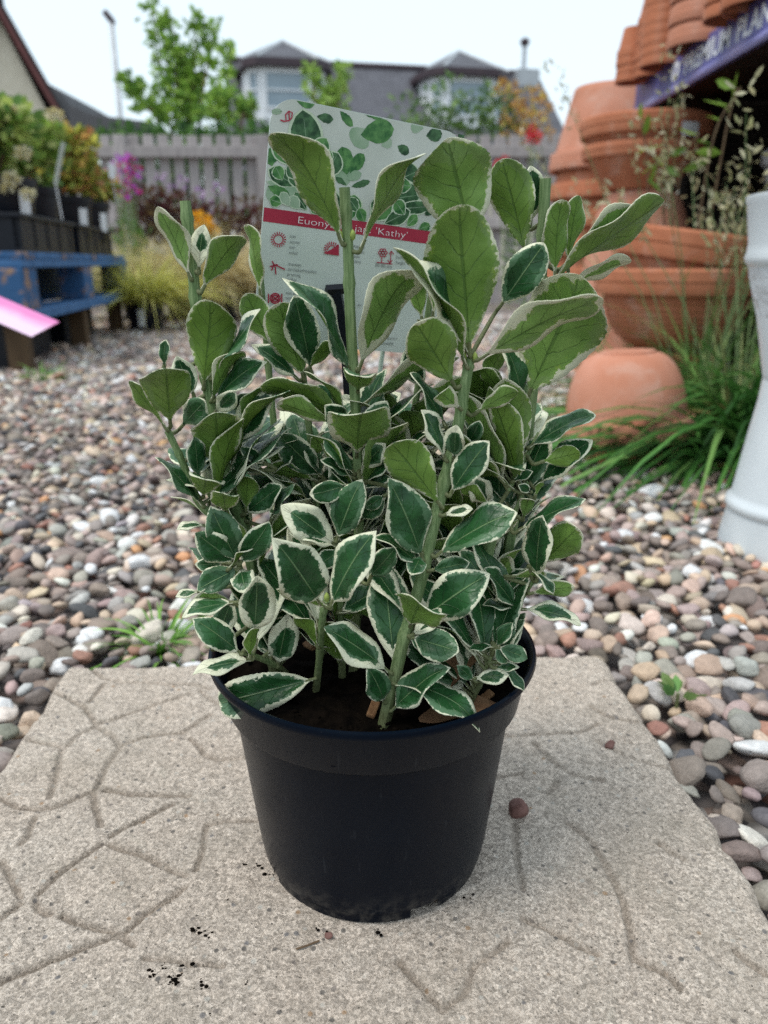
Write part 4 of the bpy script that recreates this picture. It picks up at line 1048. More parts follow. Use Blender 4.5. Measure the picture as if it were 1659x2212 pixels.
def dormer(pxl, pxr, py_e, py_b, apx, apy, Y):
    o_ = np.array([RL[0], RL[1], -.1]); Ri = Matrix.Rotation(-HA, 3, 'Z')
    f = lambda x, y: Ri @ Vector(at(x, y, Y) - o_)
    a, b = f(pxl, py_e), f(pxr, py_e); bot = f((pxl + pxr) / 2, py_b).z; ap = f(apx, apy).z; top = (a.z + b.z) / 2
    y0 = (a.y + b.y) / 2; xm = (a.x + b.x) / 2; wd = (b.x - a.x) / 2; c45 = wd * .36
    P = [(xm - wd, y0 + .75), (xm - wd + c45 * .3, y0 + .25), (xm - wd + c45 * 1.1, y0), (xm + wd - c45 * 1.1, y0), (xm + wd - c45 * .3, y0 + .25), (xm + wd, y0 + .75), (xm + wd, y0 + 3), (xm - wd, y0 + 3)]
    n_ = len(P)
    mb = MB().add([(x, y, bot - .5) for x, y in P] + [(x, y, top) for x, y in P], [(i, (i + 1) % n_, n_ + (i + 1) % n_, n_ + i) for i in range(n_)], ngons=[tuple(range(n_))[::-1]])
    dm = mb.build('dormer', M['white_pvc'], house)
    ov = 1.15
    E = [(xm + (x - xm) * ov, y0 + .8 + (y - y0 - .8) * 1.28 if y < y0 + 1 else y) for x, y in P]
    mb = MB().add([(x, y, top) for x, y in E] + [(x, y, top + .16) for x, y in E], [(i, (i + 1) % n_, n_ + (i + 1) % n_, n_ + i) for i in range(n_)], ngons=[tuple(range(n_))[::-1]])
    mb.build('fascia', M['fascia'], dm)
    ap = f(apx, apy).z * 1.0 + (Ri @ Vector(at(apx, apy, Y + 1.0) - o_)).z - f(apx, apy).z; A = (xm, y0 + 1.0, ap); B = (xm, y0 + 3.4, ap)
    V = [(x, y, top + .161) for x, y in E] + [A, B]
    mb = MB().add(V, tris=[(i, i + 1, 8) for i in range(1, 4)] + [(0, 1, 8), (4, 5, 8)], quads=[(5, 6, 9, 8), (7, 0, 8, 9)])
    mb.build('dormer_roof', M['slate'], dm)
    hb = MB()
    for i in (1, 2, 3, 4): hb.tube([V[i], A], .045, 6)
    hb.build('hip_tiles', M['galv'], dm)
    def pane(p, q_, t0, t1):
        p, q_ = Vector((p[0], p[1], 0)), Vector((q_[0], q_[1], 0)); d = (q_ - p); n2 = Vector((d.y, -d.x, 0)).normalized()
        a_, b_ = p + d * t0, p + d * t1; z0, z1 = bot + .08, top - .12
        o3 = n2 * .012
        mb = MB().add([tuple(a_ + o3 + Vector((0, 0, z0))), tuple(b_ + o3 + Vector((0, 0, z0))), tuple(b_ + o3 + Vector((0, 0, z1))), tuple(a_ + o3 + Vector((0, 0, z1)))], [(0, 1, 2, 3)])
        mb.build('pane', M['glass'], dm)
        fm = MB()
        for (s0, s1, h0, h1) in ((t0 - .035, t0, z0 - .05, z1 + .05), (t1, t1 + .035, z0 - .05, z1 + .05), (t0, t1, z0 - .05, z0), (t0, t1, z1, z1 + .05), (t0, t1, (z0 + z1) / 2 - .02, (z0 + z1) / 2 + .02)):
            e0, e1 = p + d * s0, p + d * s1
            V8 = [tuple(v + n2 * k + Vector((0, 0, z))) for k in (.002, .05) for z in (h0, h1) for v in (e0, e1)]
            fm.add(V8, [(0, 1, 3, 2), (4, 6, 7, 5), (0, 4, 5, 1), (2, 3, 7, 6), (0, 2, 6, 4), (1, 5, 7, 3)])
        fm.build('window_frame', M['white_pvc'], dm)
    pane(P[2], P[3], .1, .9); pane(P[1], P[2], .25, .75); pane(P[3], P[4], .25, .75)
dormer(524, 716, 146, 240, 616, 90, 20.3)
dormer(922, 1106, 166, 256, 1013, 112, 21.3)

# left cream house: gable end with red-brown barge boards
Yg = 20.0
Ap, Ev = at(-8, 22, Yg), at(122, 258, Yg)
gz = Ap[2]; ez = Ev[2]; hwid = Ev[0] - Ap[0]
lh = thing('cottage', 'cream rendered cottage gable with red-brown barge board beyond the blue pallet', 'house', (Ap[0], Yg, -.1), R(29))
mb = MB(); W_ = hwid - .15
mb.add([(-W_, 0, 0), (W_, 0, 0), (W_, 0, ez + .1), (0, 0, gz), (-W_, 0, ez + .1), (-W_, 7, 0), (W_, 7, 0), (W_, 7, ez + .1), (0, 7, gz), (-W_, 7, ez + .1)],
       quads=[(1, 6, 7, 2), (0, 4, 9, 5)], ngons=[(0, 1, 2, 3, 4), (9, 8, 7, 6, 5)]); mb.build('wall', M['harl'], lh)
mb = MB()
for s_ in (1, -1): slab_quad(mb, (0, -.15, gz + .22), (0, 7.2, gz + .22), (s_ * (hwid + .1), 7.2, ez + .12), (s_ * (hwid + .1), -.15, ez + .12), .12 * s_)
mb.build('roof', M['slate2'], lh)
for s_ in (1, -1):
    mb = MB(); slab_quad(mb, (0, -.19, gz + .26), (s_ * (hwid + .12), -.19, ez + .14), (s_ * (hwid + .12), -.19, ez - .14), (0, -.19, gz - .02), .05 * s_)
    mb.build('barge_board', M['barge'], lh)
MB().box((-.15, 1.2, gz - .3), (.30, 1.8, gz + 1.1)).build('chimney', M['slate2'], lh)

# far dark roof between cottage and lamp post
a_, b_ = at(60, 160, 27), at(330, 264, 27)
fr = thing('far_house', 'distant low house with dark grey sloping roof beyond the cottage', 'house', (a_[0], 27, -.1))
P0 = [(0, a_[2] + .1)] + [(at(x, y, 27)[0] - a_[0], at(x, y, 27)[2] + .1) for x, y in [(92, 174), (127, 195), (150, 226), (200, 247), (330, 264)]]
mb = MB(); n_ = len(P0)
mb.add([(x, 0, z) for x, z in P0] + [(x, 5, z) for x, z in P0] + [(x, -.4, z - 1.3) for x, z in P0], [(i, i + 1, n_ + i + 1, n_ + i) for i in range(n_ - 1)] + [(2 * n_ + i, 2 * n_ + i + 1, i + 1, i) for i in range(n_ - 1)])
mb.build('roof', M['slate2'], fr)
zl = min(z for _, z in P0) - 1.25
MB().box((0, .1, 0), (P0[-1][0], 4.8, zl)).build('wall', M['harl'], fr)

# lamp post
lp = at(240, 44, 30.0)
lamp = thing('lamp_post', 'tall thin grey street lamp post with small head against the sky', 'lamp post', (lp[0], 30.0, -.1))
MB().tube([(0, 0, 0), (0, 0, 1.2), (0, 0, lp[2] + .1)], [.13, .11, .085], 10).build('post', M['galv'], lamp, smooth=True)
hd_ = MB().box((-.36, -.12, lp[2] + .08), (.10, .12, lp[2] + .22), Matrix.Translation((0, 0, 0)) @ Matrix.Rotation(R(0), 4, 'Y'), .03)
MB().tube([(.08, 0, lp[2] + .0), (-.02, 0, lp[2] + .14), (-.20, 0, lp[2] + .36)], [.09, .11, .10], 8).build('lamp_head', M['fascia'], lamp)

# fence
YF = 7.0
FZ = at(430, 288, YF)[2] + .05
fx0, fx1 = at(262, 400, YF)[0] - 1.95, at(1235, 400, YF)[0]
t = NT('weathered_wood')
wv = t.n('Mapping', {'Vector': t.obj(), 'Scale': (1, 1, .12)}).outputs[0]
wc = t.mix(t.rng(t.noise(40, 4, .6, wv), .3, .7), (.27, .245, .245), (.42, .385, .375))
oi = t.rng(t.n('ObjectInfo').outputs['Random'], 0, 1, .82, 1.12)
M['fence'] = t.finish(t.mix(1.0, wc, t.n('CombineColor', {0: oi, 1: oi, 2: oi}).outputs[0], 'MULTIPLY'), .9, .15, t.bump(t.noise(60, 4, .6, wv), .4, .004))
fence = thing('picket_fence', 'weathered lilac-grey wooden picket fence closing off the yard', 'fence', ((fx0 + fx1) / 2, YF, -.06))
fw = fx1 - fx0; step = .122
pm = MB().box((-.045, 0, 0), (.045, .02, FZ), None, .006).mesh('picket', M['fence'])
k = 0; x = -fw / 2
while x < fw / 2:
    link('picket', pm, fence, (x, .03 if k % 1 == 0 else 0, random.uniform(-.006, .006))); x += step; k += 1
for z in (FZ - .13, FZ - .68): MB().box((-fw / 2 - .05, -.045, z - .045), (fw / 2 + .05, .028, z + .045), None, .005).build('rail', M['fence'], fence)
for xp in (at(268, 400, YF)[0] - 1.5, at(268, 400, YF)[0], at(572, 400, YF)[0], at(880, 400, YF)[0], at(1200, 400, YF)[0]):
    MB().box((-.05, -.02, 0), (.05, .09, FZ - .005), None, .006).build('post', M['fence'], fence, (xp - (fx0 + fx1) / 2, -.03, 0))

def shrubmass(name, label, cat, loc, clumps, nleaf, size, cols, stems=None, group=None, aspect=.55, up=.4, partname='crown', wts=None):
    """a plant: leaves in clumps (x,y,z,rx,ry,rz relative to loc) plus stems"""
    o = thing(name, label, cat, tuple(loc), 0, group)
    vol = np.array([c[3] * c[4] * c[5] for c in clumps]) ** .67; vol /= vol.sum()
    C_, D_ = [], []
    for c, v in zip(clumps, vol):
        a, b = clump(max(8, int(nleaf * v)), c[:3], c[3:6], .2); C_.append(a); D_.append(b)
    C_, D_ = np.concatenate(C_), np.concatenate(D_)
    D_ = D_ + rng.normal(0, .6, D_.shape) + np.array([0, 0, up])
    link(partname, foliage_mesh(partname, C_, D_, rng.uniform(.6, 1.2, len(C_)) * size, pal(len(C_), cols, .15, wts), M['foliage'], aspect), o)
    for s in (stems or []):
        MB().tube(s[0], s[1], 6).build(s[2] if len(s) > 2 else 'trunk', M['bark'], o, smooth=True)
    return o

# young tree behind the fence: upright whips with side twigs
YT = 9.0
def whip_tree(name, label, shoots, Y, n_tw, lsize, cols, base_px, twl=.32, ground=-.06, lpt=11):
    bx = at(*base_px, Y)[0]
    o = thing(name, label, 'tree', (bx, Y, ground)); O = np.array([bx, Y, ground])
    C_, D_ = [], []
    k = 0
    for s in shoots:
        P = [np.array([bx + random.uniform(-.1, .1), Y, ground])] if s[0] is None else []
        P += [at(x, y, Y + (dy * .12)) for dy, (x, y) in enumerate(s[1:] if s[0] is None else s)]
        Q = bez(P, 10); m = len(Q)
        MB().tube(Q - O, [.022 * (1 - i / m) + .004 for i in range(m)], 6).build('limb' if k else 'trunk', M['bark'], o, smooth=True); k += 1
        zs = Q[:, 2]; lo = max(.9, zs.min())
        sel = np.nonzero(zs > lo)[0]
        for _ in range(n_tw):
            i = random.choice(list(sel)); p = Q[i]; f = 1 - .65 * (i / m)
            az = random.uniform(0, 6.28); el = random.uniform(.0, .9)
            d = np.array([math.cos(az) * math.cos(el), math.sin(az) * math.cos(el), math.sin(el)]); L = twl * f * random.uniform(.5, 1.2)
            for j in range(lpt):
                c = p + d * L * random.uniform(.1, 1) + rng.normal(0, .018, 3); C_.append(c); D_.append(d + rng.normal(0, .8, 3) + np.array([0, 0, -.1]))
        for j in range(22):
            c = Q[-1 - random.randint(0, m // 6)]; C_.append(c + rng.normal(0, .03, 3)); D_.append(rng.normal(0, .8, 3) + np.array([0, 0, .5]))
    C_, D_ = np.array(C_) - O, np.array(D_)
    link('crown', foliage_mesh('crown', C_, D_, rng.uniform(.6, 1.25, len(C_)) * lsize, pal(len(C_), cols, .15), M['foliage'], .62), o)
    return o
LG = [(.24, .40, .06), (.30, .48, .08), (.17, .32, .055), (.38, .54, .12), (.12, .24, .05)]
whip_tree('young_tree', 'young bright green tree with upright whippy shoots behind the fence', [[None, (372, 290), (348, 150), (330, 4)], [None, (405, 290), (418, 170), (424, 42)], [None, (385, 280), (380, 160), (374, 62)], [None, (430, 280), (445, 160), (462, 62)], [None, (420, 285), (408, 230), (398, 120)], [None, (350, 285), (310, 230), (275, 180)]], YT, 36, .078, LG, (400, 290), .34)
whip_tree('young_tree', 'short leafy sapling standing between the tall young tree and the left dormer', [[None, (480, 285), (488, 200), (497, 108)], [None, (470, 285), (468, 240), (462, 190)], [None, (520, 285), (535, 250), (540, 225)]], 8.6, 22, .075, LG, (480, 290), .28)
whip_tree('young_tree', 'thin pale sapling shoots rising in front of the grey roof', [[None, (690, 290), (678, 200), (672, 142)], [None, (720, 290), (735, 210), (742, 150)], [None, (705, 290), (715, 230), (728, 190)]], 8.4, 16, .08, [(.28, .42, .09), (.34, .48, .12), (.22, .36, .07)], (700, 290), .22)
c = at(450, 285, 8.2)
shrubmass('hedge', 'low dense green hedge just behind the wooden fence', 'hedge', (c[0], 8.2, -.06), [(x, random.uniform(-.1, .1), z + .06, .32, .3, .2) for x in np.arange(-.9, 1.0, .22) for z in (c[2] - .12, c[2] - .35, c[2] - .7)], 5200, .07, [(.05, .13, .03), (.08, .18, .04), (.12, .24, .05), (.03, .09, .025)])
c = at(975, 250, 8.0)
shrubmass('garden_shrub', 'loose olive green shrub before the right-hand dormer', 'shrub', (c[0], 8.0, -.06), [(at(x, y, 8)[0] - c[0], random.uniform(-.15, .15), at(x, y, 8)[2] + .06, .22, .2, .18) for x, y in [(890, 240), (930, 260), (960, 215), (965, 280), (1010, 250), (1030, 290), (1060, 270), (1060, 225), (1085, 300), (900, 290), (990, 310), (1075, 250)]], 850, .07, [(.09, .17, .05), (.14, .24, .07), (.18, .28, .08), (.06, .12, .04)], [([(0, 0, 0), (.05, 0, 1.0), (-.05, 0, 1.6)], [.03, .02, .01])])
c = at(1140, 260, 7.8)
shrubmass('japanese_maple', 'sparse orange-leaved young maple in front of the slate gable', 'tree', (c[0], 7.8, -.06), [(at(x, y, 7.8)[0] - c[0], random.uniform(-.1, .1), at(x, y, 7.8)[2] + .06, .12, .12, .10) for x, y in [(1100, 200), (1110, 250), (1150, 205), (1165, 235), (1135, 270), (1105, 290), (1170, 280)]], 420, .06, [(.50, .26, .06), (.56, .34, .12), (.42, .22, .08), (.5, .4, .1)], [([(0, 0, 0), (0, 0, 1.0), (-.1, 0, 1.5)], [.02, .015, .006]), ([(0, 0, .9), (.08, 0, 1.5)], [.012, .005])])
def flowers(name, label, px, Y, pts, r_, n, cols, scols=((.08, .16, .04), (.12, .22, .05)), psize=.03):
    """flower heads on stems rising from the ground"""
    c = at(*px, Y); o = thing(name, label, 'flower', (c[0], Y, -.04)); O = np.array([c[0], Y, -.04])
    C_, D_ = [], []
    for x, y in pts:
        p = at(x, y, Y + random.uniform(-.1, .1)) - O
        MB().tube([(p[0] * .5, p[1] * .5, 0), (p[0] * .8, p[1], p[2] * .6), tuple(p)], .004, 5).build('flower_stem', M['twig'], o)
        a, b = clump(n, p, (r_, r_, r_), .1)
        link('bloom', foliage_mesh('bloom', a, b, rng.uniform(.7, 1.2, n) * psize, pal(n, cols), M['foliage'], .8), o)
    L_ = 260; h = abs((at(*px, Y) - O)[2]) * .75
    C2, D2 = clump(L_, (0, 0, h * .5), (.18, .15, h * .5), .1)
    link('leaves', foliage_mesh('leaves', C2, D2 + np.array([0, 0, .6]), .06, pal(L_, scols), M['foliage'], .4), o)
flowers('red_flower', 'red flowers on tall stems in front of the maple', (1150, 300), 6.4, [(1152, 285), (1158, 298), (1146, 300), (1075, 358), (1090, 350)], .035, 40, [(.55, .03, .04), (.62, .06, .07)])
flowers('magenta_flower', 'magenta and crimson flowers beside the orange-tipped potted shrub', (268, 400), 5.0, [(262, 352), (275, 348), (270, 372), (282, 385), (262, 398), (270, 420), (285, 415), (258, 412), (250, 372), (290, 362)], .04, 14, [(.45, .05, .42), (.50, .04, .30), (.55, .03, .12), (.4, .1, .5)])
flowers('yellow_flower', 'orange-yellow daisy flowers low in front of the fence', (445, 480), 5.2, [(428, 470), (440, 478), (452, 490), (462, 496), (434, 486)], .03, 40, [(.75, .36, .02), (.8, .45, .03)])
flowers('lilac_flower', 'wispy lilac flower spikes in front of the fence pickets', (420, 430), 5.6, [(345, 380), (372, 410), (398, 395), (405, 440), (430, 420), (452, 445), (470, 410), (360, 450)], .03, 14, [(.38, .22, .42), (.45, .3, .48)], psize=.030)
c = at(370, 450, 5.4)
shrubmass('burgundy_shrub', 'dark burgundy leaved low shrub at the foot of the fence', 'shrub', (c[0], 5.4, -.04), [(at(x, y, 5.4)[0] - c[0], random.uniform(-.1, .1), at(x, y, 5.4)[2] + .04, .16, .14, .12) for x, y in [(310, 440), (340, 450), (380, 455), (420, 480), (470, 480), (520, 500), (300, 490), (360, 490), (540, 470)]], 1500, .05, [(.06, .018, .02), (.10, .03, .03), (.09, .05, .03), (.13, .09, .04)], [([(0, 0, 0), (0, 0, .5)], [.02, .01])])

# ================================================================== ornamental grasses in pots (behind, left)
def nursery_pot(name, label, loc, r0, r1, h, mat='blackplastic', sticker=None, group=None, cat='flower pot', rz=0):
    o = thing(name, label, cat, tuple(loc), rz, group)
    MB().lathe([(r0 * .98, 0), (r0, .003), (r1 * .95, h * .82), (r1, h * .83), (r1 * 1.03, h - .003), (r1 * 1.03, h), (r1 * .98, h), (r1 * .9, h * .8), (0, h * .8)], 28).build('body', M[mat], o, smooth=True, sharp=35)
    if sticker is not None:
        a = sticker; mb = MB(); rr = r1 * .985
        V = []
        for k in range(5):
            an = a + (k - 2) * .09
            for z in (h * .25, h * .72): V.append(((rr * (.90 + .07 * z / h) + .004) * math.cos(an), (rr * (.90 + .07 * z / h) + .004) * math.sin(an), z))
        mb.add(V, [(2 * k, 2 * k + 2, 2 * k + 3, 2 * k + 1) for k in range(4)]); mb.build('price_sticker', M['white_sticker'], o)
    return o
def grass_clump(name, label, loc, n, L, spread, cols, wid=.004, droop=.7, group=None, r=.05, cat='ornamental grass', lean=(0, 0), seedheads=0, wts=None, shcol=None, hlen=.05):
    o = thing(name, label, cat, tuple(loc), 0, group)
    az = rng.uniform(0, 6.28, n); q = r * np.sqrt(rng.uniform(0, 1, n))
    B = np.stack([q * np.cos(az), q * np.sin(az), np.zeros(n)], 1)
    az2 = az + rng.normal(0, .6, n); el = rng.uniform(spread[0], spread[1], n)
    D = np.stack([np.cos(az2) * np.cos(el) + lean[0], np.sin(az2) * np.cos(el) + lean[1], np.sin(el)], 1)
    link('blades', blades_mesh('blades', B, D, L * rng.uniform(.5, 1.15, n), droop * rng.uniform(.4, 1.3, n), wid * rng.uniform(.6, 1.2, n), pal(n, cols, .15, wts), M['grass']), o)
    if seedheads:
        C_, D_ = [], []; mb = MB()
        for i in range(seedheads):
            a = random.uniform(0, 6.28); e = random.uniform(1.0, 1.45); l_ = L * random.uniform(.9, 1.5)
            d = np.array([math.cos(a) * math.cos(e) + lean[0] * .7, math.sin(a) * math.cos(e) + lean[1] * .7, math.sin(e)]); p1 = d * l_ * .6; p2 = d * l_ + np.array([d[0], d[1], -.15]) * l_ * .18
            mb.tube([(0, 0, 0), tuple(p1), tuple(p2)], [.0016, .0012, .0006], 5)
            for j in range(26):
                s = random.uniform(0, 1); C_.append(p2 + (p2 - p1) * (s - .7) * .55 + rng.normal(0, .010, 3)); D_.append((p2 - p1) / np.linalg.norm(p2 - p1) + rng.normal(0, .45, 3) + np.array([0, 0, -.35]))
        mb.build('stalks', M['twig'], o)
        link('seed_heads', foliage_mesh('seed_heads', np.array(C_), np.array(D_), rng.uniform(.5, 1.1, len(C_)) * hlen * .4, pal(len(C_), shcol or [(.45, .42, .24), (.36, .36, .18), (.5, .48, .32)]), M['foliage'], .32), o)
    return o
b_ = on(318, 716, -.02); s_ = at(318, 668, b_[1])
nursery_pot('grass_pot', 'round black pot holding the yellow-green sedge', (b_[0], b_[1], -.03), .075, .10, .17, sticker=-1.5)
grass_clump('sedge', 'bright yellow-green sedge spilling over its black pot', (b_[0], b_[1], .10), 700, .46, (.5, 1.4), [(.60, .58, .12), (.50, .52, .10), (.66, .63, .2), (.34, .38, .08)], .007, .9, r=.08)
for i, (x, y, Y, L, lab, cols) in enumerate([(300, 640, 4.7, .48, 'pale buff feathery grass just behind the yellow-green sedge', [(.46, .40, .20), (.52, .46, .26), (.36, .34, .16)]),
                                             (395, 660, 4.9, .55, 'straw-coloured arching grass with green base beside the sedge', [(.50, .43, .21), (.42, .37, .18), (.36, .36, .14)]),
                                             (475, 670, 4.6, .55, 'brown-based straw grass clump partly behind the shrub', [(.44, .36, .17), (.34, .26, .12), (.48, .41, .22)]),
                                             (545, 675, 4.8, .5, 'dull straw grass clump next to the plant label', [(.42, .35, .17), (.3, .24, .12), (.46, .40, .22)])]):
    p = at(x, y, Y)
    nursery_pot('grass_pot', 'black pot under the ' + lab.split(' just')[0].split(' with')[0].split(' partly')[0].split(' next')[0], (p[0], Y, -.035), .08, .11, .18)
    grass_clump('feather_grass', lab, (p[0], Y, .11), 900, L * 1.25, (.55, 1.5), np.array(cols) * 1.25, .0065, .95, r=.09)

# ================================================================== pallet bench with trays and potted shrubs (left)
BA = R(7.5); BO = np.array([-1.10, 2.50, -.045])
M['blue'] = simple('blue_paint', (.035, .11, .25), (.055, .15, .32), 14, .7, .3, .3, 60, .002)
t = NT('worn_blue_wood'); nn_ = t.noise(16, 5, .65)
M['blue_worn'] = t.finish(t.mix(t.rng(nn_, .50, .58), (.035, .10, .22), (.30, .19, .12)), .8, .2, t.bump(t.noise(50), .4, .003))
M['darkblue'] = simple('dark_blue_board', (.008, .022, .055), (.015, .038, .085), 14, .8, .2)  # darker blue for the inner board and end panel
M['rawwood'] = simple('raw_wood', (.17, .09, .05), (.27, .16, .095), 12, .85, .2, .3, 60, .002, stretch=(1, 1, .15))
M['legwood'] = simple('brown_post_wood', (.07, .045, .026), (.12, .08, .045), 14, .85, .2, .3, 60, .002, stretch=(1, 1, .15))
bench = thing('pallet_bench', 'blue painted wooden pallet raised on timber legs carrying plant trays', 'pallet', tuple(BO), BA)
zb, zt = .185, .392
LY = 1.55
for y0 in (0, .775, LY): MB().box((-.10, y0 - .075, zb + .0355), (0, y0 + .075, zt - .0475), None, .006).build('block', M['blue_worn'], bench)
for x0 in (-.62, -1.2):
    for y0 in (0, .775, LY): MB().box((x0 - .06, y0 - .06, zb + .0355), (x0 + .06, y0 + .06, zt - .0475), None, .006).build('block', M['blue'], bench)
MB().box((-.115, -.064, zb + .0355), (-.002, -.02, zt - .0475), None, .008).build('worn_corner', M['rawwood'], bench)
for x0, x1 in ((-.11, .004), (-.68, -.55), (-1.28, -1.14)):
    MB().box((x0, -.07, zb), (x1, LY + .07, zb + .035), None, .004).build('bottom_board', M['blue'], bench)
    MB().box((x0, -.07, zt - .047), (x1, LY + .07, zt - .022), None, .004).build('stringer', M['blue'], bench)
x = -1.3; k = 0
y = -.07
while y < LY:
    MB().box((-1.3, y, zt - .0218), (.006, y + .135, zt), None, .004).build('deck_board', M['blue' if k % 3 else 'blue_worn'], bench); y += .15; k += 1
for (x0, y0) in ((-.06, .0), (-.06, .78), (-.06, 1.52), (-.70, .0), (-.70, 1.5), (-1.2, 0.0)):
    MB().box((x0 - .032, y0 - .032, 0.0), (x0 + .032, y0 + .032, zb), None, .005).build('leg', M['legwood'], bench)
MB().box((-.34, -.06, zb + .0395), (-.32, LY + .06, zt - .0475)).build('inner_board', M['darkblue'], bench)
MB().box((-1.25, -.05, zb + .0355), (-.12, LY + .05, zb + .039)).build('under_board', M['blue'], bench)
MB().box((-.54, -.056, zb + .0395), (-.125, -.045, zt - .0475)).build('end_panel', M['darkblue'], bench)
MB().box((-1.25, .62, 0.02), (-.55, .66, zb)).build('back_board', M['legwood'], bench)  # added dark board standing in for the shade beneath the bench
Rb = Matrix.Rotation(BA, 3, 'Z')
def bl_(x, y, z): v = Rb @ Vector((x, y, z)); return (BO[0] + v.x, BO[1] + v.y, BO[2] + v.z)
ck = 0
for (x0, y0, lab) in ((-.32, .30, 'added black box filling the shade under the near half of the pallet bench'), (-.34, 1.12, 'added black box filling the shade under the far half of the pallet bench')):  # black boxes added so the space under the bench reads as shade
    cr_ = thing('shade_box', lab, 'filler box', bl_(x0, y0, .0), BA)
    MB().box((-.2, -.26, .0), (.2, .26, .02)).build('base', M['blackplastic'], cr_)
    for (a, b) in (((-.2, -.26, .02), (.2, -.245, .18)), ((-.2, .245, .02), (.2, .26, .18)), ((.185, -.2448, .02), (.2, .2448, .18)), ((-.2, -.2448, .02), (-.185, .2448, .18))): MB().box(a, b).build('side', M['blackplastic'], cr_)
def tray(loc, lx, ly, h, label):
    o = thing('plant_tray', label, 'plant tray', loc, BA, 'black plant trays on the pallet bench')
    MB().box((-lx / 2, -ly / 2, 0), (lx / 2, ly / 2, .012)).build('base', M['blackplastic'], o)
    for a, b in (((-lx / 2 - .012, -ly / 2 - .012, h - .014), (lx / 2 + .012, -ly / 2 + .012, h)), ((-lx / 2 - .012, ly / 2 - .012, h - .014), (lx / 2 + .012, ly / 2 + .012, h)), ((lx / 2 - .012, -ly / 2 + .0125, h - .014), (lx / 2 + .012, ly / 2 - .0125, h)), ((-lx / 2 - .012, -ly / 2 + .0125, h - .014), (-lx / 2 + .012, ly / 2 - .0125, h))):
        MB().box(a, b, None, .003).build('rim', M['blackplastic'], o)
    for a, b in (((lx / 2 - .020, -ly / 2 + .013, .0121), (lx / 2 - .004, ly / 2 - .013, h - .0142)), ((-lx / 2 + .0125, -ly / 2 + .013, .0121), (-lx / 2 + .020, ly / 2 - .013, h - .0142)), ((-lx / 2 + .021, -ly / 2 + .004, .0121), (lx / 2 - .021, -ly / 2 + .018, h - .0142))):
        MB().box(a, b).build('side_panel', M['blackplastic'], o)
    m = 5
    for k in range(m):
        yk = -ly / 2 + .012 + k * (ly - .062) / (m - 1); 
        for xs in (lx / 2 - .012, -lx / 2): MB().box((xs, yk, .0121), (xs + .012, yk + .038, h - .0141)).build('side_rib', M['blackplastic'], o)
    for k in range(4):
        xk = -lx / 2 + .02 + k * (lx - .08) / 3
        for ys in (-ly / 2, ly / 2 - .012): MB().box((xk, ys, .0121), (xk + .04, ys + .012, h - .0141)).build('end_rib', M['blackplastic'], o)
    return o
zt2 = zt
tray(bl_(-.22, .36, zt2), .40, .66, .115, 'near black ribbed plant tray on the pallet bench under the white-flowered shrub')
tray(bl_(-.22, 1.10, zt2), .40, .66, .115, 'far black ribbed plant tray on the pallet bench under the orange-tipped shrubs')
YG = [(.28, .42, .08), (.40, .50, .13), (.17, .30, .06), (.52, .58, .22), (.11, .21, .05)]
OR = [(.54, .50, .09), (.60, .38, .12), (.48, .50, .10), (.30, .32, .06), (.20, .26, .05), (.5, .22, .10), (.14, .2, .04)]
def potted(x, y, r, h, lab_pot, lab_pl, cols, crown, n, size, nm, stick=None, z=None, wts=None):
    z = zt2 + .060 if z is None else z
    L = bl_(x, y, z)
    nursery_pot('shrub_pot', lab_pot, L, r * .82, r, h, sticker=stick, rz=BA)
    cx, cy, cz, rx, ry, rz_ = crown
    cl = [(cx + random.uniform(-.6, .6) * rx, cy + random.uniform(-.6, .6) * ry, cz + random.uniform(-.6, .75) * rz_, rx * .5, ry * .5, rz_ * .42) for _ in range(9)]
    return shrubmass(nm, lab_pl, 'shrub', (L[0], L[1], L[2] + h * .8), cl, n, size, cols, [([(0, 0, 0), (.01, 0, cz * .6), (-.01, .01, cz * 1.3)], [.008, .006, .003], 'stem'), ([(0, 0, .02), (rx * .4, 0, cz), (rx * .6, .02, cz * 1.4)], [.006, .004, .002], 'stem'), ([(0, 0, .02), (-rx * .4, 0, cz), (-rx * .5, .02, cz * 1.4)], [.006, .004, .002], 'stem')], None, .6, .5, 'foliage', wts)
corner = potted(-.13, .20, .125, .165, 'near black pot with white sticker on the pallet bench, by its corner', 'bushy yellow-green shrub with cream flower clusters on the pallet bench corner', YG, (0, 0, .15, .17, .17, .125), 1700, .048, 'potted_shrub', -.5)
potted(-.34, .22, .118, .165, 'black pot set back behind the corner pot on the pallet bench', 'dark green bushy shrub at the outer end of the pallet bench', YG, (-.02, 0, .15, .18, .16, .125), 1500, .048, 'potted_shrub')
potted(-.13, .52, .118, .165, 'black pot in the near tray between the corner pot and the far tray', 'mid-green shrub with pale new tips in the middle of the pallet bench', YG, (0, 0, .15, .15, .15, .125), 1200, .045, 'potted_shrub')
potted(-.11, .95, .118, .165, 'black pot with white sticker at the front of the far tray', 'orange-tipped yellow-leaved shrub on the far tray, front pot', OR, (0, 0, .15, .17, .16, .125), 1700, .045, 'potted_shrub', -.6)
potted(-.10, 1.25, .118, .165, 'black pot with white sticker at the far end of the pallet bench', 'orange-tipped yellow-leaved shrub at the far end of the pallet bench', OR, (0, 0, .15, .15, .15, .125), 1500, .045, 'potted_shrub', -.5)
potted(-.34, 1.10, .118, .165, 'black pot at the back of the far tray', 'golden green shrub standing behind the orange-tipped ones', OR[2:] + YG[:2], (0, 0, .15, .17, .16, .125), 1300, .045, 'potted_shrub')
M['cream_flower'] = simple('cream_petals', (.66, .62, .42), (.56, .5, .28), 60, .6)
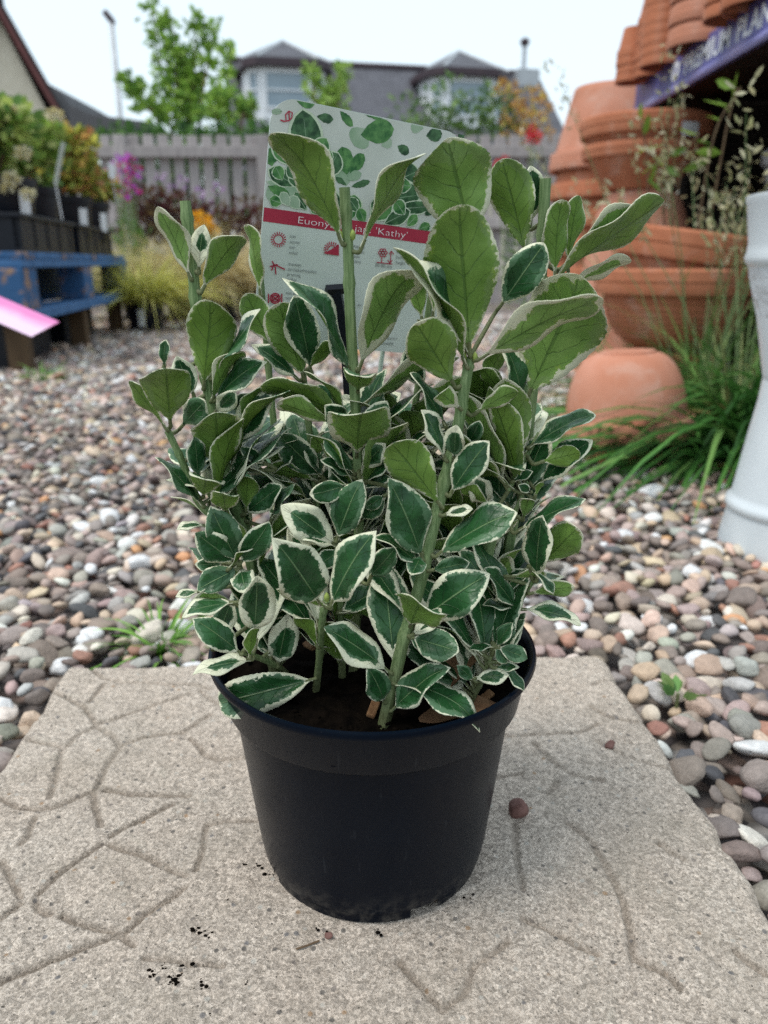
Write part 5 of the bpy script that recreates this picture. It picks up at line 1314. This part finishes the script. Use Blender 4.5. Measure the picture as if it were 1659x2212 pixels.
def bloom(px, Y, r_):
    q = at(*px, Y) - np.array(corner.location); C_, D_ = clump(70, q, (r_, r_, r_ * .6), .1)
    link('flower_cluster', foliage_mesh('flower_cluster', C_, D_ + np.array([0, 0, .5]), .014, pal(70, [(.66, .62, .42), (.6, .52, .24), (.7, .66, .5)]), M['foliage'], .8), corner)
for q in [(18, 405), (26, 385), (60, 420), (118, 250), (25, 240), (50, 330)]: bloom(q, 2.58, .022)
def swing_tag(px, px2, Y, wpx, label, mat, name='plant_tag'):
    a, b = at(*px, Y), at(*px2, Y); o = thing(name, label, 'plant tag', tuple(b))
    d = Vector(a - b); L = d.length; w_ = wpx / FPX * Y * .5
    rotm = d.to_track_quat('Z', 'Y').to_matrix().to_4x4()
    MB().box((-w_, -.0008, 0), (w_, .0008, L), rotm, .0006).build('card', mat, o)
    MB().tube([(0, 0, .002), (.0, .02, -.10)], .002, 5).build('stake', M['white_sticker'], o)
swing_tag((137, 308), (120, 398), 2.55, 20, 'clear plastic care tag sticking up between the two potted shrubs', simple('clear_tag', (.52, .58, .56), (.40, .47, .42), 30, .25))
swing_tag((240, 352), (243, 386), 3.4, 36, 'small white price card tucked into the orange-tipped shrub', M['white_sticker'])

# pink price card on a wire stake, close to the camera on the left
t = NT('pink_card'); gx = t.n('SeparateXYZ', {0: t.n('TexCoord').outputs['Generated']}).outputs[1]
M['pink'] = t.finish(t.mix(t.rng(t.math('ADD', gx, t.math('MULTIPLY', t.noise(18), .4)), .55, .95), (.80, .58, .74), (.72, .22, .48)), .4, .4)
YP = 1.25
A_, B_, C_, D_ = at(-130, 585, YP), at(128, 695, YP), at(68, 727, YP - .06), at(-180, 620, YP - .06)
tagp = thing('price_card', 'tilted pink and white price card on a wire stake beside the pallet bench', 'price card', (A_[0], YP, -.03))
O = np.array([A_[0], YP, -.03]); mb = MB()
slab_quad(mb, tuple(D_ - O), tuple(C_ - O), tuple(B_ - O), tuple(A_ - O), .0012); mb.build('card', M['pink'], tagp)
ml = (A_ + D_) / 2 - O; e_ = (B_ + C_) / 2 - O; pm_ = ml * .85 + e_ * .15
MB().tube([tuple(pm_ + np.array([0, 0, -.001])), (pm_[0], pm_[1], .0)], .002, 6).build('stake', M['galv'], tagp)

# ================================================================== terracotta display (right)
def tpot(label, loc, r0, r1, h, mat='terracotta', flip=False, rimh=.25, tilt=None, sticker=None, group=None, bowl=False, ribs=0, name='terracotta_pot', n=48):
    """pot standing at loc; flip = upside down. r0 base radius, r1 rim radius"""
    o = thing(name, label, 'terracotta pot', tuple(loc), 0, group)
    hr_ = h * rimh; rw = r1 * (.87 if bowl else .92)
    if bowl: body = [(0, 0), (r0, 0), (r0 * 1.02, .004)] + [(r0 + (rw - r0) * math.sin(s * math.pi / 2) ** .9, .004 + (h - hr_ - .004) * (1 - math.cos(s * math.pi / 2)) ** .95) for s in np.linspace(.08, 1, 14)]
    else: body = [(0, 0), (r0 * .97, 0), (r0, .004)] + [(r0 + (rw - r0) * s, .004 + (h - hr_ - .004) * s) for s in np.linspace(.1, 1, 8)]
    if ribs:
        out = []
        for i, (a, b) in enumerate(body): out.append((a, b))
        body = out
    rim = [(rw - .002, h - hr_ - .001), (r1 * .985, h - hr_), (r1, h - hr_ + .006), (r1 * 1.0, h - hr_ * .52), (r1 * 1.012, h - hr_ * .48), (r1 * 1.015, h - .006), (r1 * .995, h), (r1 * .94, h), (r1 * .925, h - .008), (rw * .93, h - hr_), (r0 * .9, .012), (0, .012)]
    T = Matrix.Identity(4)
    if flip: T = Matrix.Translation((0, 0, h)) @ Matrix.Rotation(math.pi, 4, 'X')
    if tilt: T = Matrix.Translation((0, 0, h * .4)) @ Euler(tilt).to_matrix().to_4x4() @ Matrix.Translation((0, 0, -h * .4)) @ T
    MB().lathe(body, n, M=T).build('body', M[mat], o, smooth=True, sharp=40)
    MB().lathe(rim, n, M=T).build('rim', M[mat], o, smooth=True, sharp=30)
    if ribs:
        for i in range(ribs):
            s = .45 + .5 * i / ribs; rr = r0 + (rw - r0) * math.sin(s * math.pi / 2) ** .9; zz_ = .004 + (h - hr_) * (1 - math.cos(s * math.pi / 2)) ** .95
            MB().lathe([(rr + .0005, zz_ - .003), (rr + .0032, zz_), (rr + .0045, zz_ + .004)], n, M=T).build('rib', M[mat], o, smooth=True)
    if sticker is not None:
        a0, zf, wv_, hv = sticker; V = []
        for k in range(5):
            an = a0 + (k - 2) / 4 * wv_
            for z in (zf - hv / 2, zf + hv / 2): V.append(tuple(T @ Vector((r1 * 1.03 * math.cos(an), r1 * 1.03 * math.sin(an), z))))
        MB().add(V, [(2 * k, 2 * k + 2, 2 * k + 3, 2 * k + 1) for k in range(4)]).build('price_sticker', M['white_sticker'], o)
    return o
GZ = -.036
# near upside-down pot on the gravel
p = at(1360, 900, 1.38)
tpot('lower upside-down terracotta bowl with stickers on the gravel by the grass', (p[0], 1.40, GZ), .060, .126, .155, 'terracotta', True, .30, bowl=True, sticker=(-1.05, .132, .30, .026))
tpot('pale rimmed terracotta bowl nested upside down over the stickered lower one', (p[0] - .004, 1.40, GZ + .052), .048, .122, .150, 'terracotta_pale', True, .22, tilt=(R(-2), R(-3), 0), bowl=True, sticker=(-.75, .130, .26, .022))
# big bowls
bx_ = at(1462, 620, 1.86)[0]
tpot('upturned terracotta pot serving as foot under the wide bowls', (bx_, 1.86, GZ), .10, .125, .155, 'terracotta', True)
tpot('wide ribbed terracotta bowl, lower one of the two, behind the green grass', (bx_, 1.86, .119), .055, .185, .185, 'terracotta', False, .30, bowl=True, ribs=7)
tpot('tilted wide terracotta bowl resting in the lower bowl', (bx_ + .012, 1.86, .228), .06, .178, .155, 'terracotta', False, .40, tilt=(R(3), R(7), 0), bowl=True)
# dome and middle bowl stack
mx_ = at(1372, 470, 2.55)[0]
hd0 = at(1372, 408, 2.45)[2] - GZ
tpot('pale upturned terracotta pot under the stickered bowls', (mx_, 2.5, GZ), .085, .20, hd0, 'terracotta_pale', True, .12, bowl=True)
bz = hd0 + GZ
m2 = at(1389, 300, 2.5)[0]
tpot('wide terracotta bowl directly on the pale upturned pot', (m2, 2.5, bz), .10, .172, .12, 'terracotta', False, .30, group=None)
tpot('wide terracotta bowl with white price sticker under the blue sign', (m2 + .004, 2.5, bz + .05), .11, .186, at(1389, 238, 2.35)[2] - bz - .05, 'terracotta', False, .36, sticker=(-1.2, at(1389, 238, 2.35)[2] - bz - .05 - .05, .30, .035))
# rear column of nested pots
cx_ = at(1318, 300, 3.0)[0]; zt_ = at(1318, 190, 3.0)[2]
zc = GZ; hh_ = .30
tops = np.linspace(GZ, zt_ - .27, 8)
for i, z0 in enumerate(tops):
    tpot(['lowest', 'second', 'third', 'fourth', 'fifth', 'sixth', 'seventh'][i] + ' upside-down pot from the ground in the tall column beside the stickered bowls' if i < 7 else 'topmost upside-down terracotta planter of the tall nested column', (cx_ + random.uniform(-.006, .006), 3.0, z0), .135 if i == 7 else .15, .205, .27 if i == 7 else .24, 'terracotta_pale' if i == 7 else 'terracotta', True, .22, group='tall column of nested pots' if i < 7 else None, sticker=(-2.3, .235 if i == 7 else .215, .16, .03) if i in (7, 5, 3) else None)
# shelf with blue sign
SX = .79; zs0, zs1 = .752, .845
M['signblue'] = simple('sign_blue', (.085, .085, .26), (.11, .11, .31), 5, .4, .4)
M['signlow'] = simple('sign_lower_lip', (.20, .20, .42), (.24, .24, .47), 5, .35, .4)
M['signwhite'] = simple('sign_white', (.72, .74, .80), (.76, .78, .83), 20, .5)
M['darkwood'] = simple('dark_stained_wood', (.022, .018, .015), (.04, .032, .027), 12, .8, .2, .3, 50, .002)
shelf = thing('display_shelf', 'dark timber shelf unit with blue sign edge carrying small terracotta pots', 'shelf', (SX, 2.0, GZ))
def sb(name, lo, hi, mat): return MB().box((lo[0] - SX, lo[1] - 2, lo[2] - GZ), (hi[0] - SX, hi[1] - 2, hi[2] - GZ), None, .003).build(name, mat, shelf)
sb('top_board', (SX + .012, .95, zs1 - .045), (SX + .75, 2.72, zs1 - .012), M['darkwood'])
sb('lower_board', (SX + .15, .95, .40), (SX + .75, 2.70, .425), M['darkwood'])
for yy in (.98, 2.62):
    for xx in (SX + .16, SX + .68): sb('leg', (xx, yy, GZ), (xx + .06, yy + .06, zs1 - .0455), M['darkwood'])
for k in range(6): sb('end_board', (SX + .03, 2.725, -.03 + k * .139), (SX + .78, 2.745, .1085 + k * .139), M['darkwood'])
for k in range(6): sb('back_board', (SX + .76, .95, -.03 + k * .139), (SX + .78, 2.724, .1085 + k * .139), M['darkwood'])
sign = thing('shelf_sign', 'blue shelf edge sign with round logo and white PREMIUM PLAN lettering', 'sign', (SX, 2.0, zs0))
sy0, sy1 = .98, 2.70
mb = MB()
prof = [(.011, .093), (0, .093), (-.001, .030), (-.004, .020), (-.010, .008), (-.006, .0), (.011, .002)]
V = [(x, y - 2.0, z) for y in (sy0, sy1) for x, z in prof]; m = len(prof)
mb.add(V, [(i, (i + 1) % m, m + (i + 1) % m, m + i) for i in range(m)], ngons=[tuple(range(m))[::-1], tuple(range(m, 2 * m))]); mb.build('board', M['signblue'], sign)
MB().add([(x - .0008, y - 2, z) for y in (sy0, sy1) for x, z in prof[3:6]], [(0, 1, 4, 3), (1, 2, 5, 4)]).build('lower_lip', M['signlow'], sign)
def signmat(y, z):
    Mx = Matrix(((0, 0, -1), (-1, 0, 0), (0, 1, 0))).to_4x4(); Mx.translation = Vector((-.0022, y - 2.0, z - zs0)); return Mx
def ysign(px_, zz_):      # world y of the sign face under a photo column
    lo, hi = 1.0, 2.69
    for _ in range(40):
        m_ = (lo + hi) / 2
        if proj(np.array([SX, m_, zz_]))[0] > px_: lo = m_
        else: hi = m_
    return (lo + hi) / 2
zt0 = zs0 + .034
yl0, yl1, yl2 = ysign(1480, .80), ysign(1578, .80), ysign(1594, .80)
def stext(body, ya, yb, hgt):
    me = text_mesh(body, hgt * 1.38, M['signwhite'], bold=.0012); xs = [v.co.x for v in me.vertices]; f = (ya - yb) / (max(xs) - min(xs)); x0 = min(xs)
    for v in me.vertices: v.co.x = (v.co.x - x0) * f
    o = link('lettering', me, sign); o.matrix_local = signmat(ya, zt0)
stext('PREMIUM', yl0, yl1, .045); 
stext('PLAN', yl2, yl2 - (yl0 - yl1) * 4 / 7, .045)
yc = ysign(1460, .80)
LG_ = [(0 , 0)]
me = bpy.data.meshes.new('logo'); P = [(.030 * math.cos(a), .024 * math.sin(a), 0) for a in np.linspace(0, 2 * math.pi, 28, endpoint=False)]
me.from_pydata(P, [], [tuple(range(28))]); me.materials.append(M['signwhite']); lo_ = link('logo', me, sign); lo_.matrix_local = signmat(yc, zt0 + .022)
lt = text_mesh('♦', .01, M['signblue'])
me = bpy.data.meshes.new('logo_mark'); me.from_pydata([(-.016, -.003, .0006), (.016, -.003, .0006), (.016, .003, .0006), (-.016, .003, .0006), (-.008, .007, .0006), (.008, .007, .0006), (.008, .011, .0006), (-.008, .011, .0006)], [], [(0, 1, 2, 3), (4, 5, 6, 7)]); me.materials.append(M['signlow']); link('logo_mark', me, sign).matrix_local = signmat(yc, zt0 + .022)
# nested small pots on the shelf top
ORD = ['lowest', 'second', 'third', 'fourth', 'fifth', 'sixth', 'seventh', 'eighth', 'ninth', 'tenth', 'eleventh']
def nth(i, n, body): return (body.replace('*', 'lowest' if i == 0 else 'topmost' if i == n - 1 else ORD[i] + ' from bottom'))
def tower(px_, py_top, Y, r1, n, pitch, label, grp, mat='terracotta', h=.10, r0f=.68):
    x_ = at(px_, 60, Y)[0]; z_ = zs1 - .0118
    for i in range(n):
        tpot(nth(i, n, label), (x_ + random.uniform(-.002, .002), Y, z_ + i * pitch), r1 * r0f, r1, h, mat, True, .26, group=grp, n=32)
tower(1438, 0, 2.42, .062, 11, .024, '* small upturned pot in the tallest nested tower on the shelf', 'tallest tower of small pots', h=.105)
tower(1372, 120, 2.62, .045, 4, .022, '* little upturned pot in the short stack at the shelf end', 'short stack at shelf end', h=.08)
tower(1412, 90, 2.55, .045, 7, .022, '* little upturned pot in the middle stack on the shelf', 'middle stack of little pots', h=.08)
tower(1520, 0, 2.22, .085, 5, .05, '* medium pale upturned pot in the wide stack on the shelf', 'wide stack of medium pots', 'terracotta_pale', .16)
tower(1575, 60, 1.98, .060, 3, .03, '* small upturned pot in the low stack just behind the sign lettering', 'low stack behind the lettering', h=.09)
tower(1640, 0, 1.9, .085, 5, .05, '* large upturned pot in the stack at the near end of the sign', 'stack at the near end', 'terracotta', .15)
tpot('grey-white glazed planter standing on the lower shelf board', (SX + .42, 2.35, .4255), .11, .14, .19, 'white_sticker', False, .2, name='glazed_planter')

# white metal churn on the far right
t = NT('white_enamel'); M['churn'] = t.finish(t.mix(t.rng(t.noise(20), .3, .7), (.54, .585, .61), (.60, .645, .665)), .35, .45, t.bump(t.noise(6), .05, .004))
t = NT('white_embossed'); vo = t.n('TexVoronoi', {'Scale': 34.0, 'Vector': t.obj()}); M['churn_emb'] = t.finish((.55, .585, .61), .45, .4, t.bump(t.math('ADD', vo.outputs['Distance'], t.noise(60)), .9, .004))
CHX, CHY = .499, .885
ch = thing('metal_churn', 'white painted metal vase with flared foot standing on the gravel', 'vase', (CHX, CHY, -.028))
MB().lathe([(0, .002), (.074, 0), (.0815, .002), (.0835, .010), (.0835, .016), (.0775, .058), (.0775, .060)], 64).build('foot', M['churn'], ch, smooth=True, sharp=50)
MB().lathe([(.0765, .058), (.0800, .061), (.0812, .066), (.0800, .071), (.0760, .074), (.0745, .080), (.0660, .150), (.0605, .190), (.0590, .215)], 64).build('skirt', M['churn'], ch, smooth=True)
MB().lathe([(.0588, .213), (.0605, .235), (.0680, .265), (.0800, .300), (.0890, .330), (.0915, .343)], 64).build('embossed_bowl', M['churn_emb'], ch, smooth=True)
MB().lathe([(.0910, .340), (.0955, .345), (.0965, .350), (.0950, .356), (.0945, .365), (.1010, .405), (.1030, .410), (.1030, .414), (.1000, .415), (.0975, .408), (.0900, .350), (.0600, .22)], 64).build('collar', M['churn'], ch, smooth=True, sharp=50)

# ================================================================== wild grasses and weeds
GG = [(.30, .26, .10), (.045, .14, .028), (.07, .20, .04), (.10, .27, .055), (.03, .10, .022), (.16, .30, .08)]
for i, (x, y, n, L, lean, lab) in enumerate([(1560, 985, 330, .44, (-.60, -.12), 'lush arching green grass tuft between bowls and white vase'), (1525, 1005, 240, .22, (-.30, -.2), 'shorter green grass tuft at the foot of the ribbed bowl'), (1620, 960, 260, .42, (-.45, 0), 'tall dark green grass tuft behind the white vase'), (1205, 985, 160, .16, (.1, .1), 'small grassy tuft left of the upside-down bowl')]):
    b_ = on(x, y, -.03)
    grass_clump('grass_tuft', lab, (b_[0], b_[1], -.035), n, L, (.45, 1.35), GG, .015, 1.05, r=.09, cat='grass', lean=lean, wts=[.05, .23, .22, .2, .15, .15])
for i, (x, Y, n, L, sh, lab) in enumerate([(1540, 1.62, 60, .46, 18, 'wild oat grass with pale seed heads rising beside the ribbed bowls'), (1640, 1.45, 50, .44, 18, 'seeding wild grass standing near the white vase'), (1440, 2.0, 40, .60, 10, 'thin weedy grass growing before the stickered bowls'), (1600, 1.9, 40, .42, 9, 'tall seeding grass under the blue sign')]):
    p = at(x, 600, Y)
    grass_clump('wild_grass', lab, (p[0], Y, -.035), n, L, (.9, 1.5), [(.16, .28, .07), (.24, .33, .10), (.30, .34, .14), (.10, .20, .05)], .006, .5, r=.05, cat='grass', seedheads=sh, hlen=.055)
p = at(1300, 400, 2.1)
grass_clump('airy_grass', 'very thin airy grass stalks against the sky by the terracotta column', (p[0], 2.1, -.035), 5, .5, (1.2, 1.5), [(.3, .33, .2)], .002, .3, r=.03, cat='grass', seedheads=5, shcol=[(.45, .47, .42), (.5, .52, .46)], hlen=.03)
def weedy(name, label, stems_px, Y):
    o = None
    base = at(stems_px[0][0][0], stems_px[0][0][1], Y); base[2] = -.035; o = thing(name, label, 'weed', tuple(base)); C_, D_ = [], []
    for s in stems_px:
        P = [at(x, y, Y) for x, y in s]; P[0] = base.copy(); Q = bez(P, 6)
        MB().tube(Q - base, .0022, 6).build('stem', M['bark'], o, smooth=True)
        for i in range(6, len(Q), 2): C_.append(Q[i] - base); D_.append(rng.normal(0, .7, 3) + np.array([-.2, 0, .3]))
    C_, D_ = np.array(C_), np.array(D_)
    link('leaves', foliage_mesh('leaves', C_, D_, .055, pal(len(C_), [(.20, .34, .05), (.28, .42, .07), (.14, .26, .05)]), M['foliage'], .36), o)
weedy('willowherb', 'reddish-stemmed leafy weed leaning across the blue sign', [[(1500, 560), (1530, 350), (1600, 190)], [(1500, 560), (1560, 330), (1590, 190)], [(1500, 560), (1430, 420), (1400, 320)]], 1.75)
weedy('willowherb', 'leafy weed sprawling in front of the stickered bowl', [[(1420, 560), (1400, 400), (1385, 260)], [(1420, 560), (1470, 380), (1510, 290)]], 2.1)
b_ = on(345, 1400, -.02)
grass_clump('gravel_weed', 'small bright green grassy weed behind the slab', (b_[0], b_[1], -.025), 80, .065, (.4, 1.3), [(.16, .34, .06), (.22, .42, .08), (.12, .28, .05)], .0035, .5, r=.010, cat='weed')
b_ = on(95, 822, -.02)
grass_clump('gravel_weed', 'grassy weed at the foot of the pallet bench leg', (b_[0], b_[1], -.03), 60, .11, (.5, 1.4), [(.12, .28, .05), (.18, .34, .07)], .006, .6, r=.04, cat='weed')
b_ = on(1462, 1520, -.014)
wd_ = thing('gravel_seedling', 'tiny green rosette seedling growing among the pebbles beside the slab', 'weed', (b_[0], b_[1], -.012))
n_ = 16; az = rng.uniform(0, 6.28, n_); C_ = np.stack([.004 * np.cos(az), .004 * np.sin(az), np.full(n_, .006)], 1); D_ = np.stack([np.cos(az), np.sin(az), rng.uniform(.2, 1.2, n_)], 1)
link('leaves', foliage_mesh('leaves', C_, D_, rng.uniform(.010, .019, n_), pal(n_, [(.14, .30, .08), (.10, .22, .06), (.2, .3, .1)]), M['foliage'], .5), wd_)
MB().tube([(0, 0, -.012), (0, 0, .007)], .0015, 6).build('stem', M['twig'], wd_)
